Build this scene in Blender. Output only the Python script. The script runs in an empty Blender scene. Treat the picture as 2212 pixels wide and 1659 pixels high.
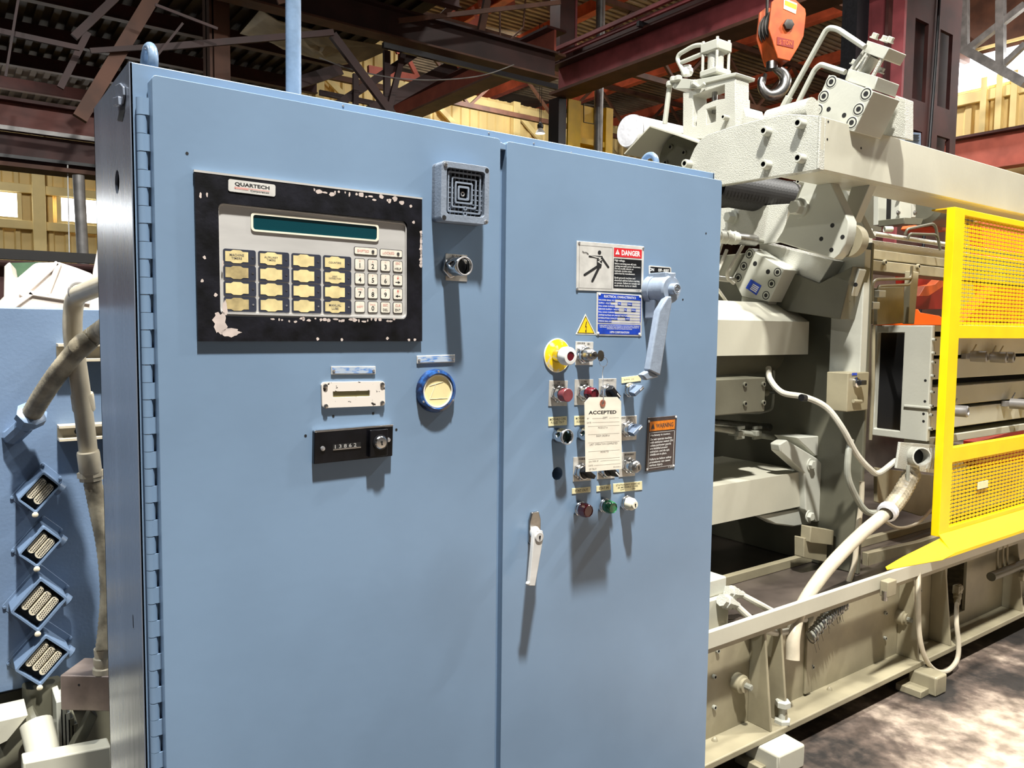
import bpy, bmesh, math, random
from mathutils import Vector as V, Matrix
from mathutils.geometry import tessellate_polygon
random.seed(7)
S = bpy.context.scene
COL = S.collection

# ---------------------------------------------------------------- camera
W_PX, H_PX, F_PX = 2212.0, 1659.0, 1699.66
PITCH, ROLL, YAW = math.radians(4.058), math.radians(0.6285), math.radians(36.207)
CAM = V((0.0, -1.25, 1.55))
_f = V((math.sin(YAW)*math.cos(PITCH), math.cos(YAW)*math.cos(PITCH), -math.sin(PITCH)))
_r0 = V((math.cos(YAW), -math.sin(YAW), 0)); _u0 = _r0.cross(_f)
_r = _r0*math.cos(ROLL) + _u0*math.sin(ROLL)
_u = -_r0*math.sin(ROLL) + _u0*math.cos(ROLL)
cam_data = bpy.data.cameras.new('camera')
cam = bpy.data.objects.new('camera', cam_data); COL.objects.link(cam)
cam.matrix_world = Matrix(((_r.x, _u.x, -_f.x, CAM.x), (_r.y, _u.y, -_f.y, CAM.y), (_r.z, _u.z, -_f.z, CAM.z), (0, 0, 0, 1)))
cam_data.sensor_fit = 'HORIZONTAL'; cam_data.sensor_width = 36.0
cam_data.lens = F_PX/W_PX*36.0
cam_data.clip_start = 0.02; cam_data.clip_end = 300
S.camera = cam

# ---------------------------------------------------------------- view, world and lamps
S.view_settings.view_transform = 'Standard'
S.view_settings.look = 'None'
S.view_settings.gamma = 1.0
S.view_settings.use_curve_mapping = False
S.view_settings.exposure = 0.0
wd = bpy.data.worlds.new('World'); S.world = wd; wd.use_nodes = True
wd.node_tree.nodes['Background'].inputs[0].default_value = (0.93, 0.96, 1.0, 1)
wd.node_tree.nodes['Background'].inputs[1].default_value = 0.12

def lamp(loc, power, radius=0.2, color=(1, .98, .93), spread=180, target=None):
    d = bpy.data.lights.new('unseen_light', 'AREA'); d.shape = 'DISK'; d.size = radius*2
    d.energy = power; d.color = color; d.spread = math.radians(spread)
    o = bpy.data.objects.new('unseen_light', d); COL.objects.link(o); o.location = loc
    if target is not None:
        o.rotation_euler = (V(target)-V(loc)).to_track_quat('-Z', 'Y').to_euler()
    return o
lamp((0.35, -1.75, 7.4), 1430, 0.16)          # high-bay lamp over the aisle, placed to throw the door shadows
lamp((4.5, -0.1, 7.4), 470, 0.2)  # added above the machine to brighten its arms and front
lamp((-2.5, 0.0, 8.0), 420, 0.2, color=(.94, .98, 1))  # cool light added to brighten the machine's left-facing sides
lamp((7.5, -1.6, 7.4), 560, 0.2)  # aisle light added to lift the T-slot bars behind the guard
lamp((-3.5, 3.0, 5.6), 130, 0.18)
lamp((12.0, 14.5, 7.8), 200, 0.3, target=(13, 18, 5))  # wash added to light the yellow back siding
lamp((1.0, 14.0, 5.2), 60, 0.3, target=(0, 18, 2.5))  # wash added on the left part of the back siding
lamp((12.0, 2.5, 8.0), 420, 0.3, target=(18, 4, 4))  # wash added on the right wall
lamp((7.4, 4.3, 8.9), 150, 0.25)  # added to light the crane girder's left face
lamp((7.7, 12.0, 8.9), 130, 0.25)  # added to light the inclined girder's left face
lamp((16.0, 9.0, 8.2), 300, 0.3)

# ---------------------------------------------------------------- pixel of the 2212x1659 frame -> point on a world plane
def at(px, py, axis, val):
    d = _r*((px-W_PX/2)/F_PX) - _u*((py-H_PX/2)/F_PX) + _f
    i = 'xyz'.index(axis)
    return CAM + d*((val-CAM[i])/d[i])
def ats(pts, axis, val): return [at(x, y, axis, val) for x, y in pts]

# ---------------------------------------------------------------- materials
def lin(c):
    c = c/255.0
    return c/12.92 if c <= .04045 else ((c+.055)/1.055)**2.4
def rgb(c): return (lin(c[0]), lin(c[1]), lin(c[2]), 1)
def mat(name, c, rough=.5, metal=0.0, noise=None, bump=None, c2=None, emit=None, spec=.5, coat=0, trans=0, stretch=None, detail=5, thr=(.35, .65)):
    m = bpy.data.materials.new(name); m.use_nodes = True
    nt = m.node_tree; b = nt.nodes['Principled BSDF']
    b.inputs['Base Color'].default_value = rgb(c); b.inputs['Roughness'].default_value = rough
    b.inputs['Metallic'].default_value = metal; b.inputs['Specular IOR Level'].default_value = spec
    b.inputs['Coat Weight'].default_value = coat; b.inputs['Coat Roughness'].default_value = .08
    b.inputs['Transmission Weight'].default_value = trans
    if emit:
        b.inputs['Emission Color'].default_value = rgb(emit[0]); b.inputs['Emission Strength'].default_value = emit[1]
    co = None
    def coord():
        tc = nt.nodes.new('ShaderNodeTexCoord')
        if stretch:
            mp = nt.nodes.new('ShaderNodeMapping'); mp.inputs['Scale'].default_value = stretch
            nt.links.new(tc.outputs['Object'], mp.inputs[0]); return mp.outputs[0]
        return tc.outputs['Object']
    if noise:
        co = coord()
        n = nt.nodes.new('ShaderNodeTexNoise'); n.inputs['Scale'].default_value = noise[0]; n.inputs['Detail'].default_value = detail
        nt.links.new(co, n.inputs[0])
        r = nt.nodes.new('ShaderNodeValToRGB')
        a = rgb(c); k = noise[1]
        lo = rgb(c2) if c2 else (a[0]*(1-k), a[1]*(1-k), a[2]*(1-k), 1)
        hi = a if c2 else (min(1, a[0]*(1+k)), min(1, a[1]*(1+k)), min(1, a[2]*(1+k)), 1)
        r.color_ramp.elements[0].position = thr[0]; r.color_ramp.elements[0].color = lo
        r.color_ramp.elements[1].position = thr[1]; r.color_ramp.elements[1].color = hi
        nt.links.new(n.outputs['Fac'], r.inputs[0]); nt.links.new(r.outputs[0], b.inputs['Base Color'])
    if bump:
        co = co or coord()
        n = nt.nodes.new('ShaderNodeTexNoise'); n.inputs['Scale'].default_value = bump[0]; n.inputs['Detail'].default_value = 3
        nt.links.new(co, n.inputs[0])
        bp = nt.nodes.new('ShaderNodeBump'); bp.inputs['Strength'].default_value = bump[1]; bp.inputs['Distance'].default_value = bump[2] if len(bump) > 2 else .002
        nt.links.new(n.outputs['Fac'], bp.inputs['Height']); nt.links.new(bp.outputs[0], b.inputs['Normal'])
    return m

M = {}
M['blue'] = mat('blue_grey_paint', (118, 142, 168), .34, noise=(2.2, .10), bump=(60, .10, .001))
M['blue_side'] = mat('blue_grey_gloss_paint', (134, 142, 156), .25, .3, noise=(5, .15), bump=(38, .22, .002), stretch=(1, 1, .16))
M['blue_pipe'] = mat('blue_pipe_paint', (112, 132, 154), .25, noise=(30, .15), bump=(90, .3))
M['panel_blue'] = mat('panel_blue_paint', (104, 124, 150), .4, noise=(4, .12), bump=(120, .2))
M['cast_blue'] = mat('cast_grey_blue', (138, 150, 166), .4, noise=(60, .08), bump=(200, .15))
M['horn'] = mat('horn_grey', (128, 138, 152), .42, noise=(50, .08), bump=(250, .2))
M['beige'] = mat('machine_beige_paint', (180, 180, 168), .30, noise=(3, .08), bump=(70, .22))
M['beige_gloss'] = mat('machine_gloss_paint', (186, 185, 174), .16, noise=(4, .08), bump=(240, .9, .003), coat=.5)
M['beige_warm'] = mat('machine_warm_paint', (184, 181, 164), .35, noise=(3, .07), bump=(50, .15))
M['base'] = mat('base_beige_paint', (142, 134, 110), .42, noise=(5, .16), bump=(40, .25))
M['conduit'] = mat('conduit_beige', (190, 180, 158), .35, noise=(14, .12), bump=(60, .2))
M['hose_dirty'] = mat('dirty_hose', (150, 140, 118), .5, noise=(18, .5), bump=(120, .4))
M['hose'] = mat('painted_hose', (190, 186, 172), .32, noise=(25, .08), bump=(70, .2))
M['hose_grey'] = mat('grey_hose', (140, 140, 128), .32, noise=(25, .12), bump=(70, .2))
M['dark'] = mat('dark_recess', (12, 11, 11), .7)  # near-black that stands in for shade in holes and recesses
M['black'] = mat('black_plastic', (22, 22, 25), .35, noise=(40, .3))
M['black_frame'] = mat('black_frame_paint', (15, 15, 21), .5, noise=(28, .8), bump=(80, .3), spec=.25)
M['chip'] = mat('chipped_bare', (198, 184, 176), .6, noise=(60, .1))
M['chrome'] = mat('chrome', (205, 205, 205), .16, 1.0, noise=(80, .1))
M['steel'] = mat('steel', (165, 163, 160), .3, 1.0, noise=(60, .15))
M['screw'] = mat('screw_zinc', (190, 190, 192), .35, .8)
M['alu'] = mat('aluminium_plate', (196, 194, 190), .38, .15, noise=(9, .08), stretch=(1, 1, 4))
M['cream'] = mat('cream_border', (232, 226, 205), .5)
M['lcd'] = mat('lcd_teal', (8, 58, 66), .15, coat=.3)
M['key_navy'] = mat('key_navy', (48, 52, 66), .45, noise=(60, .1))
M['key_yellow'] = mat('key_window_yellow', (222, 204, 148), .5, noise=(45, .16))
M['key_dirty'] = mat('key_window_dirty', (176, 158, 112), .5, noise=(60, .25))
M['key_white'] = mat('key_white', (226, 220, 204), .5, noise=(110, .10))
M['key_rim'] = mat('key_rim', (62, 60, 62), .5)
M['ink'] = mat('black_ink', (20, 20, 22), .6)
M['ink_soft'] = mat('faded_ink', (96, 92, 88), .7)
M['ink_red'] = mat('red_ink', (206, 70, 62), .6)
M['ink_pink'] = mat('faded_red_ink', (214, 128, 116), .6)
M['white'] = mat('white_enamel', (226, 226, 222), .35, noise=(30, .06))
M['white_ink'] = mat('white_ink', (232, 232, 228), .5)
M['red'] = mat('sign_red', (206, 40, 48), .4)
M['sign_black'] = mat('sign_black', (18, 18, 20), .35)
M['sign_blue'] = mat('sign_blue', (28, 66, 178), .35, noise=(40, .25))
M['sign_silver'] = mat('sign_silver', (206, 204, 198), .35, .1, noise=(40, .1))
M['yellow_sign'] = mat('sign_yellow', (252, 202, 26), .4)
M['orange_sign'] = mat('sign_orange', (216, 122, 24), .4, noise=(120, .15))
M['brown_sign'] = mat('sign_brown', (70, 60, 58), .3, noise=(90, .12))
M['name_blue'] = mat('worn_blue_nameplate', (92, 136, 198), .35, c2=(176, 190, 206), noise=(70, .5), stretch=(1, 1, 3), thr=(.45, .6))
M['lens_red'] = mat('red_lens', (96, 22, 32), .12, coat=.6)
M['cap_red'] = mat('dull_red_cap', (126, 62, 66), .35, noise=(70, .12))
M['lens_green'] = mat('green_lens', (18, 110, 66), .12, coat=.6)
M['green_dark'] = mat('dark_green_cap', (10, 30, 24), .2)
M['label_cream'] = mat('label_tape', (232, 222, 176), .45, noise=(50, .06))
M['label_grey'] = mat('legend_grey', (196, 192, 184), .4, .3, noise=(60, .15))
M['knob_blue'] = mat('knob_blue_grey', (98, 112, 132), .34, noise=(70, .15))
M['paper'] = mat('manila_paper', (238, 230, 212), .75, noise=(14, .05), bump=(14, .5, .004))
M['copper'] = mat('eyelet_fibre', (150, 92, 72), .5, noise=(90, .2))
M['yellow_ring'] = mat('worn_yellow_ring', (250, 212, 20), .4, c2=(206, 200, 176), noise=(55, .5), thr=(.38, .47))
M['gauge_rim'] = mat('blue_gauge_rim', (44, 92, 158), .22, c2=(24, 30, 58), noise=(45, .5), thr=(.4, .6), coat=.4)
M['gauge_face'] = mat('yellowed_face', (236, 220, 164), .4)
M['peeled_white'] = mat('peeling_white_paint', (226, 218, 208), .45, c2=(44, 38, 34), noise=(75, .5), thr=(.345, .375), stretch=(1, 1, 1.4))
M['slot'] = mat('olive_slot', (128, 122, 82), .5)
M['gloss_black'] = mat('gloss_black', (12, 12, 15), .22, noise=(30, .6), spec=.3)
M['maroon'] = mat('maroon_steel', (140, 66, 70), .55, noise=(3, .25))
M['maroon_dark'] = mat('dark_maroon_steel', (64, 30, 26), .6, noise=(3, .3))
M['oxide'] = mat('red_oxide_steel', (214, 98, 62), .6, noise=(3, .2))
M['pink_steel'] = mat('dusty_red_steel', (178, 94, 78), .6, noise=(3, .15))
M['brown_steel'] = mat('brown_steel', (86, 54, 38), .65, noise=(3, .3))
M['deck'] = mat('roof_deck', (58, 46, 34), .8, noise=(1.5, .3))
M['deck2'] = mat('roof_deck_grey', (130, 116, 94), .75, noise=(2, .25))
M['siding'] = mat('yellow_siding', (226, 200, 136), .6, noise=(1.2, .10))
M['siding_frame'] = mat('yellow_girt', (240, 216, 150), .55, noise=(2, .08))
M['daylight'] = mat('daylit_glazing', (255, 255, 255), .5, emit=((248, 252, 255), 9.0))
M['yellow'] = mat('safety_yellow', (250, 206, 4), .35, noise=(6, .06), bump=(40, .12))
M['yellow_old'] = mat('worn_yellow', (212, 170, 8), .45, noise=(3, .14))
M['orange'] = mat('orange_paint', (184, 80, 30), .45, noise=(9, .25))
M['orange_hot'] = mat('bright_orange_paint', (255, 96, 10), .4, noise=(5, .08))
M['red_deep'] = mat('deep_red_paint', (132, 26, 10), .5, noise=(4, .2))
M['rubber'] = mat('black_rubber', (20, 17, 15), .55, noise=(20, .2))
M['tarp'] = mat('white_plastic_sheet', (236, 226, 216), .35, noise=(3, .05), bump=(5, .6, .02))
M['tarp_dirty'] = mat('dirty_canvas', (176, 160, 126), .7, noise=(2, .2), bump=(3, .5, .03))
M['green'] = mat('green_machine', (62, 92, 66), .5, noise=(6, .2))
M['concrete'] = None
M['grey_pipe'] = mat('galvanised_pipe', (128, 126, 124), .4, .4, noise=(6, .25))
M['box_grey'] = mat('junction_box_grey', (140, 126, 118), .32, .4, noise=(12, .25))
M['pin'] = mat('connector_insert', (206, 196, 172), .5, noise=(80, .12))
M['olive'] = mat('olive_shadow_paint', (92, 90, 76), .4, noise=(5, .12), bump=(40, .2))  # machine beige darkened in colour for parts standing in shade
M['deck_high'] = mat('high_roof_deck', (112, 94, 74), .8, noise=(1.5, .25))  # high bay deck lightened in colour in place of uplight
M['deck_rib'] = mat('high_deck_ribs', (172, 152, 124), .75, noise=(2, .25))  # ribs lightened in colour too, in place of uplight
M['runway'] = mat('runway_maroon', (104, 50, 40), .55, noise=(3, .3))
M['beam_dark'] = mat('darkened_beam', (48, 24, 21), .6, noise=(3, .3))  # maroon darkened in colour to hold back the added lamps' light
M['deck_dark'] = mat('dark_gloss_deck', (74, 66, 60), .3, noise=(6, .3), coat=.2)  # deck colour darker than the surrounding machine paint
M['wire'] = mat('wire_rope', (60, 56, 52), .5, .5)
M['alu_foil'] = mat('white_canister', (222, 222, 226), .25, .1, noise=(9, .1), bump=(9, .8, .02))
M['lamp_white'] = mat('lamp_lens', (255, 250, 235), .3, emit=((255, 250, 235), 8))

# ---------------------------------------------------------------- mesh accumulator
class MB:
    def __init__(s): s.bm = bmesh.new(); s.mi = 0
    def face(s, vs):
        try:
            f = s.bm.faces.new(vs); f.material_index = s.mi; return f
        except ValueError: return None
    def prism(s, pts, vec, cap=True):
        vec = V(vec); n = len(pts)
        a = [s.bm.verts.new(V(p)) for p in pts]; b = [s.bm.verts.new(V(p)+vec) for p in pts]
        if cap: s.face(a); s.face(b[::-1])
        for i in range(n): s.face([a[i], b[i], b[(i+1) % n], a[(i+1) % n]][::-1])
        return s
    def box(s, x0, x1, y0, y1, z0, z1):
        return s.prism([(x0, y0, z0), (x1, y0, z0), (x1, y1, z0), (x0, y1, z0)], (0, 0, z1-z0))
    def obox(s, c, ax, ay, az):
        c, ax, ay, az = V(c), V(ax), V(ay), V(az)
        return s.prism([c-ax-ay-az, c+ax-ay-az, c+ax+ay-az, c-ax+ay-az], az*2)
    def bar(s, p, q, w, h=None, up=(0, 0, 1)):
        p, q = V(p), V(q); d = (q-p); h = h or w
        d.normalize(); up = V(up)
        if abs(d.dot(up)) > .98: up = V((1, 0, 0))
        sx = d.cross(up).normalized(); sy = sx.cross(d)
        return s.obox((p+q)/2, (q-p)/2, sx*w/2, sy*h/2)
    def cyl(s, p, q, r, r2=None, seg=16, cap=True):
        p, q = V(p), V(q); r2 = r if r2 is None else r2
        return s.lathe(p, q-p, [(r, 0), (r2, 1)], seg, cap, unit=True)
    def lathe(s, o, axis, prof, seg=20, cap=True, unit=False, phase=0.0):
        o, axis = V(o), V(axis); L = axis.length if unit else 1.0
        a = axis.normalized(); t = V((0, 0, 1)) if abs(a.z) < .9 else V((1, 0, 0))
        e1 = a.cross(t).normalized(); e2 = a.cross(e1)
        rings = []
        for r, h in prof:
            if r <= 1e-7: rings.append([s.bm.verts.new(o+a*h*L)])
            else: rings.append([s.bm.verts.new(o+a*h*L+(e1*math.cos(phase+2*math.pi*k/seg)+e2*math.sin(phase+2*math.pi*k/seg))*r) for k in range(seg)])
        for A, B in zip(rings, rings[1:]):
            for k in range(seg):
                k2 = (k+1) % seg
                if len(A) == 1 and len(B) == 1: continue
                if len(A) == 1: s.face([A[0], B[k2], B[k]])
                elif len(B) == 1: s.face([A[k], A[k2], B[0]])
                else: s.face([A[k], A[k2], B[k2], B[k]])
        if cap:
            if len(rings[0]) > 1: s.face(rings[0][::-1])
            if len(rings[-1]) > 1: s.face(rings[-1])
        return s
    def tube(s, pts, r, seg=10, cap=True, radii=None):
        pts = [V(p) for p in pts]; n = len(pts); rings = []
        d0 = (pts[1]-pts[0]).normalized(); t = V((0, 0, 1)) if abs(d0.z) < .9 else V((1, 0, 0))
        e1 = d0.cross(t).normalized()
        for i, p in enumerate(pts):
            d = (pts[min(i+1, n-1)]-pts[max(i-1, 0)]).normalized()
            e1 = (e1-d*e1.dot(d)).normalized(); e2 = d.cross(e1)
            rr = radii[i] if radii else r
            rings.append([s.bm.verts.new(p+(e1*math.cos(2*math.pi*k/seg)+e2*math.sin(2*math.pi*k/seg))*rr) for k in range(seg)])
        for A, B in zip(rings, rings[1:]):
            for k in range(seg): s.face([A[k], A[(k+1) % seg], B[(k+1) % seg], B[k]])
        if cap: s.face(rings[0][::-1]); s.face(rings[-1])
        return s
    def torus(s, c, axis, R, r, seg=24, rs=10, arc=1.0, a0=0.0):
        c, a = V(c), V(axis).normalized(); t = V((0, 0, 1)) if abs(a.z) < .9 else V((1, 0, 0))
        e1 = a.cross(t).normalized(); e2 = a.cross(e1)
        n = seg+1 if arc < 1 else seg
        pts = [c+(e1*math.cos(a0+2*math.pi*arc*k/seg)+e2*math.sin(a0+2*math.pi*arc*k/seg))*R for k in range(n)]
        if arc < 1: return s.tube(pts, r, rs)
        rings = []
        for k in range(seg):
            rad = (pts[k]-c).normalized()
            rings.append([s.bm.verts.new(pts[k]+(rad*math.cos(2*math.pi*j/rs)+a*math.sin(2*math.pi*j/rs))*r) for j in range(rs)])
        for k in range(seg):
            A, B = rings[k], rings[(k+1) % seg]
            for j in range(rs): s.face([A[j], B[j], B[(j+1) % rs], A[(j+1) % rs]])
        return s
    def plate(s, o, ex, ey, outer, holes, vec):
        """outer and holes are (u, v) loops in the frame o + u ex + v ey, extruded by vec"""
        o, ex, ey, vec = V(o), V(ex), V(ey), V(vec)
        loops = [outer]+list(holes)
        P = [[o+ex*u+ey*v for u, v in L] for L in loops]
        tris = tessellate_polygon([[V((u, v, 0)) for u, v in L] for L in loops])
        flat = [p for L in P for p in L]
        a = [s.bm.verts.new(p) for p in flat]; b = [s.bm.verts.new(p+vec) for p in flat]
        for t in tris: s.face([a[i] for i in t]); s.face([b[i] for i in t][::-1])
        k = 0
        for L in P:
            n = len(L)
            for i in range(n): s.face([a[k+i], b[k+i], b[k+(i+1) % n], a[k+(i+1) % n]])
            k += n
        return s
    def text(s, body, c, xd, up, w=None, h=None, size=None, bold=0.0, align='CENTER', leading=1.0):
        """flat lettering centred at c (left edge at c when align is LEFT)"""
        me = text_mesh(body, bold, align, leading)
        if not me: return s
        vs, fs = me
        xs = [v[0] for v in vs]; ys = [v[1] for v in vs]
        x0, x1, y0, y1 = min(xs), max(xs), min(ys), max(ys)
        if size: kx = ky = size
        elif w and h: kx, ky = w/(x1-x0), h/(y1-y0)
        elif w: kx = ky = w/(x1-x0)
        else: kx = ky = h/(y1-y0)
        c, xd, up = V(c), V(xd).normalized(), V(up).normalized()
        cx = x0 if align == 'LEFT' else (x0+x1)/2; cy = (y0+y1)/2
        nv = [s.bm.verts.new(c+xd*((v[0]-cx)*kx)+up*((v[1]-cy)*ky)) for v in vs]
        for f in fs: s.face([nv[i] for i in f])
        return s
    def build(s, name, material, parent=None, bevel=0, bseg=2, smooth=True, local=False, mats=None, kind=None, label=None):
        bm = s.bm
        bmesh.ops.recalc_face_normals(bm, faces=bm.faces)
        me = bpy.data.meshes.new(name); bm.to_mesh(me); bm.free()
        for m in (mats or [material]): me.materials.append(M[m] if isinstance(m, str) else m)
        if smooth:
            me.polygons.foreach_set('use_smooth', [True]*len(me.polygons))
            me.set_sharp_from_angle(angle=math.radians(31))
        o = bpy.data.objects.new(name, me); COL.objects.link(o)
        if parent is not None:
            o.parent = parent
            if not local: o.location = -wloc(parent)
        if bevel:
            b = o.modifiers.new('bevel', 'BEVEL'); b.width = bevel; b.segments = bseg; b.limit_method = 'ANGLE'; b.angle_limit = math.radians(40)
            wn_ = o.modifiers.new('normals', 'WEIGHTED_NORMAL'); wn_.keep_sharp = True; wn_.weight = 80
        if kind: o['kind'] = kind
        if label: o['label'] = label
        return o
_tcu = bpy.data.curves.new('lettering', 'FONT'); _tcu.resolution_u = 2
_tob = bpy.data.objects.new('lettering', _tcu)
_tcache = {}
def text_mesh(body, bold, align, leading):
    k = (body, bold, align, leading)
    if k not in _tcache:
        _tcu.body = body; _tcu.align_x = align; _tcu.offset = bold; _tcu.space_line = leading
        me = bpy.data.meshes.new_from_object(_tob)
        _tcache[k] = ([tuple(v.co[:2]) for v in me.vertices], [tuple(p.vertices) for p in me.polygons]) if len(me.vertices) else None
        bpy.data.meshes.remove(me)
    return _tcache[k]
def wloc(o):
    p = V((0, 0, 0))
    while o is not None: p = p+o.location; o = o.parent
    return p
def tag(o, label=None, cat=None, group=None, kind=None):
    if label: o['label'] = label
    if cat: o['category'] = cat
    if group: o['group'] = group
    if kind: o['kind'] = kind
    return o
def thing(name, label, cat, loc=(0, 0, 0), group=None):
    o = bpy.data.objects.new(name, None); COL.objects.link(o); o.location = V(loc); o.empty_display_size = .05
    return tag(o, label, cat, group)
def dup(o, parent, loc=None, mesh_at=None):
    c = o.copy(); COL.objects.link(c); c.parent = parent
    if loc is not None: c.location = V(loc)-wloc(parent)
    return c
def smooth_path(pts, n=8):
    """Catmull-Rom through the points"""
    pts = [V(p) for p in pts]; P = [pts[0]*2-pts[1]]+pts+[pts[-1]*2-pts[-2]]; out = []
    for i in range(1, len(P)-2):
        a, b, c, d = P[i-1:i+3]
        for k in range(n):
            t = k/n
            out.append(.5*((2*b)+(c-a)*t+(2*a-5*b+4*c-d)*t*t+(3*b-a-3*c+d)*t*t*t))
    return out+[pts[-1]]
def fillet(pts, rad, n=6):
    pts = [V(p) for p in pts]; out = [pts[0]]
    for a, b, c in zip(pts, pts[1:], pts[2:]):
        u = (a-b); v = (c-b); k = min(rad, u.length*.45, v.length*.45)
        p, q = b+u.normalized()*k, b+v.normalized()*k
        for i in range(n+1):
            t = i/n; out.append(p*(1-t)**2+b*2*t*(1-t)+q*t*t)
    return out+[pts[-1]]
def rrect(u0, v0, u1, v1, r, n=4):
    out = []
    for cx, cy, a0 in ((u1-r, v1-r, 0), (u0+r, v1-r, 90), (u0+r, v0+r, 180), (u1-r, v0+r, 270)):
        for i in range(n+1):
            a = math.radians(a0+90*i/n); out.append((cx+r*math.cos(a), cy+r*math.sin(a)))
    return out
def circ(cx, cy, r, n=24): return [(cx+r*math.cos(2*math.pi*k/n), cy+r*math.sin(2*math.pi*k/n)) for k in range(n)]
X, Y, Z = V((1, 0, 0)), V((0, 1, 0)), V((0, 0, 1))
def hexbolt(p, axis, r, h, washer=True):
    m = MB(); a = V(axis).normalized()
    if washer: m.cyl(p, V(p)+a*h*.25, r*1.35, seg=18)
    m.lathe(V(p)+a*h*.2, a, [(r, 0), (r, h*.7), (r*.86, h*.8)], 6)
    return m
def socket_bolt(p, axis, r, h):
    return MB().lathe(p, axis, [(r, 0), (r, h*.9), (r*.9, h), (r*.55, h), (r*.52, h*.35), (0, h*.35)], 14)
# ================================================================ the hall
def floor_mat():
    m = bpy.data.materials.new('stained_concrete'); m.use_nodes = True; nt = m.node_tree; b = nt.nodes['Principled BSDF']
    tc = nt.nodes.new('ShaderNodeTexCoord')
    n1 = nt.nodes.new('ShaderNodeTexNoise'); n1.inputs['Scale'].default_value = 1.7; n1.inputs['Detail'].default_value = 9; n1.inputs['Roughness'].default_value = .62
    n2 = nt.nodes.new('ShaderNodeTexNoise'); n2.inputs['Scale'].default_value = 14; n2.inputs['Detail'].default_value = 8
    nt.links.new(tc.outputs['Object'], n1.inputs[0]); nt.links.new(tc.outputs['Object'], n2.inputs[0])
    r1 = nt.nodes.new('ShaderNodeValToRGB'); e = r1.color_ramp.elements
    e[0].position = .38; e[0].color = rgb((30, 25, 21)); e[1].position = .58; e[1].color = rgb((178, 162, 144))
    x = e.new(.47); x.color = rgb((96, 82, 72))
    r2 = nt.nodes.new('ShaderNodeValToRGB'); e = r2.color_ramp.elements
    e[0].position = .36; e[0].color = (.35, .33, .31, 1); e[1].position = .6; e[1].color = (1, 1, 1, 1)
    mx = nt.nodes.new('ShaderNodeMix'); mx.data_type = 'RGBA'; mx.blend_type = 'MULTIPLY'; mx.inputs[0].default_value = .85
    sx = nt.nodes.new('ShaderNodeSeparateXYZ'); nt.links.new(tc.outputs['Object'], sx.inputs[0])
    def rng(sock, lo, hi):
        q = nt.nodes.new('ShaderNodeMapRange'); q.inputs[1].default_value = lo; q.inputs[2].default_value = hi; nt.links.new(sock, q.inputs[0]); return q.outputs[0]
    pale_patch = nt.nodes.new('ShaderNodeMath'); pale_patch.operation = 'MULTIPLY'
    nt.links.new(rng(sx.outputs['Y'], .34, -.25), pale_patch.inputs[0]); nt.links.new(rng(sx.outputs['X'], 1.9, 2.5), pale_patch.inputs[1])  # dirt along the machine; unseen floor by the cabinet darkened to cut bounce
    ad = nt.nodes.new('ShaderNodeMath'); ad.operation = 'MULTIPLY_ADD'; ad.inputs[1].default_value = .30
    nt.links.new(pale_patch.outputs[0], ad.inputs[0]); nt.links.new(n1.outputs['Fac'], ad.inputs[2])
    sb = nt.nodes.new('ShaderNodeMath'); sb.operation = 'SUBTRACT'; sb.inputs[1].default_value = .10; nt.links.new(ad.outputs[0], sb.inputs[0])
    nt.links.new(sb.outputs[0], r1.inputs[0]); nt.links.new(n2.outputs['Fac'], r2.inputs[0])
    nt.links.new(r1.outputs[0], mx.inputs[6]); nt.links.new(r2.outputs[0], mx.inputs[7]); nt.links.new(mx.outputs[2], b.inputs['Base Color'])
    b.inputs['Roughness'].default_value = .62
    bp = nt.nodes.new('ShaderNodeBump'); bp.inputs['Strength'].default_value = .4; bp.inputs['Distance'].default_value = .004
    nt.links.new(n2.outputs['Fac'], bp.inputs['Height']); nt.links.new(bp.outputs[0], b.inputs['Normal'])
    return m
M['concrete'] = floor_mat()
YW, XW = 18.0, 18.0
def struct(o): o['kind'] = 'structure'; return o
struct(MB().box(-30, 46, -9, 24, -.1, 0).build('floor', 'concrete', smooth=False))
# ---- roofs: a low aisle at the back left (ribs run away from us), the high bay right and above
ZA, ZBAY, XA, YA = 6.0, 9.2, 5.7, 5.0
m = MB(); m.box(-30, XA, YA, YW+.4, ZA, ZA+.05); m.box(XA, XA+.05, YA, YW, ZA, ZBAY); m.box(-30, XA, YA-.05, YA, ZA, ZBAY)
m.mi = 1; m.box(-30, 46, -9, YA, ZBAY, ZBAY+.05); m.box(XA, 46, YA, YW+6, ZBAY, ZBAY+.05)
ceil = struct(m.build('ceiling', 'deck', smooth=False, mats=['deck', 'deck_high']))
m = MB()
for i in range(80): x = -9+i*.21; m.box(x, x+.09, YA+.1, YW, ZA-.05, ZA) if x < XA-.1 else None
m.build('deck_ribs', 'deck', ceil, smooth=False, kind='stuff')
m = MB()
for i in range(110): y = -2+i*.2; m.box(XA+.2, 44, y, y+.09, ZBAY-.05, ZBAY)
m.build('deck_ribs', 'deck_rib', ceil, smooth=False, kind='stuff')
for y in (6.2, 7.8, 9.4, 11.0, 12.6, 14.2, 15.8, 17.4):
    m = MB(); m.box(-16, XA, y, y+.03, ZA-.26, ZA-.05); m.box(-16, XA, y-.05, y+.08, ZA-.27, ZA-.255); m.build('purlin', 'maroon_dark', ceil, smooth=False)
for x in (10.5, 12.5, 14.5, 17, 20, 23, 26.5, 30, 34, 38, 42):
    m = MB(); m.box(x, x+.04, -2, YW+5, ZBAY-.36, ZBAY-.05); m.box(x-.09, x+.13, -2, YW+5, ZBAY-.38, ZBAY-.355); m.build('purlin', 'oxide', ceil, smooth=False)
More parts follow.
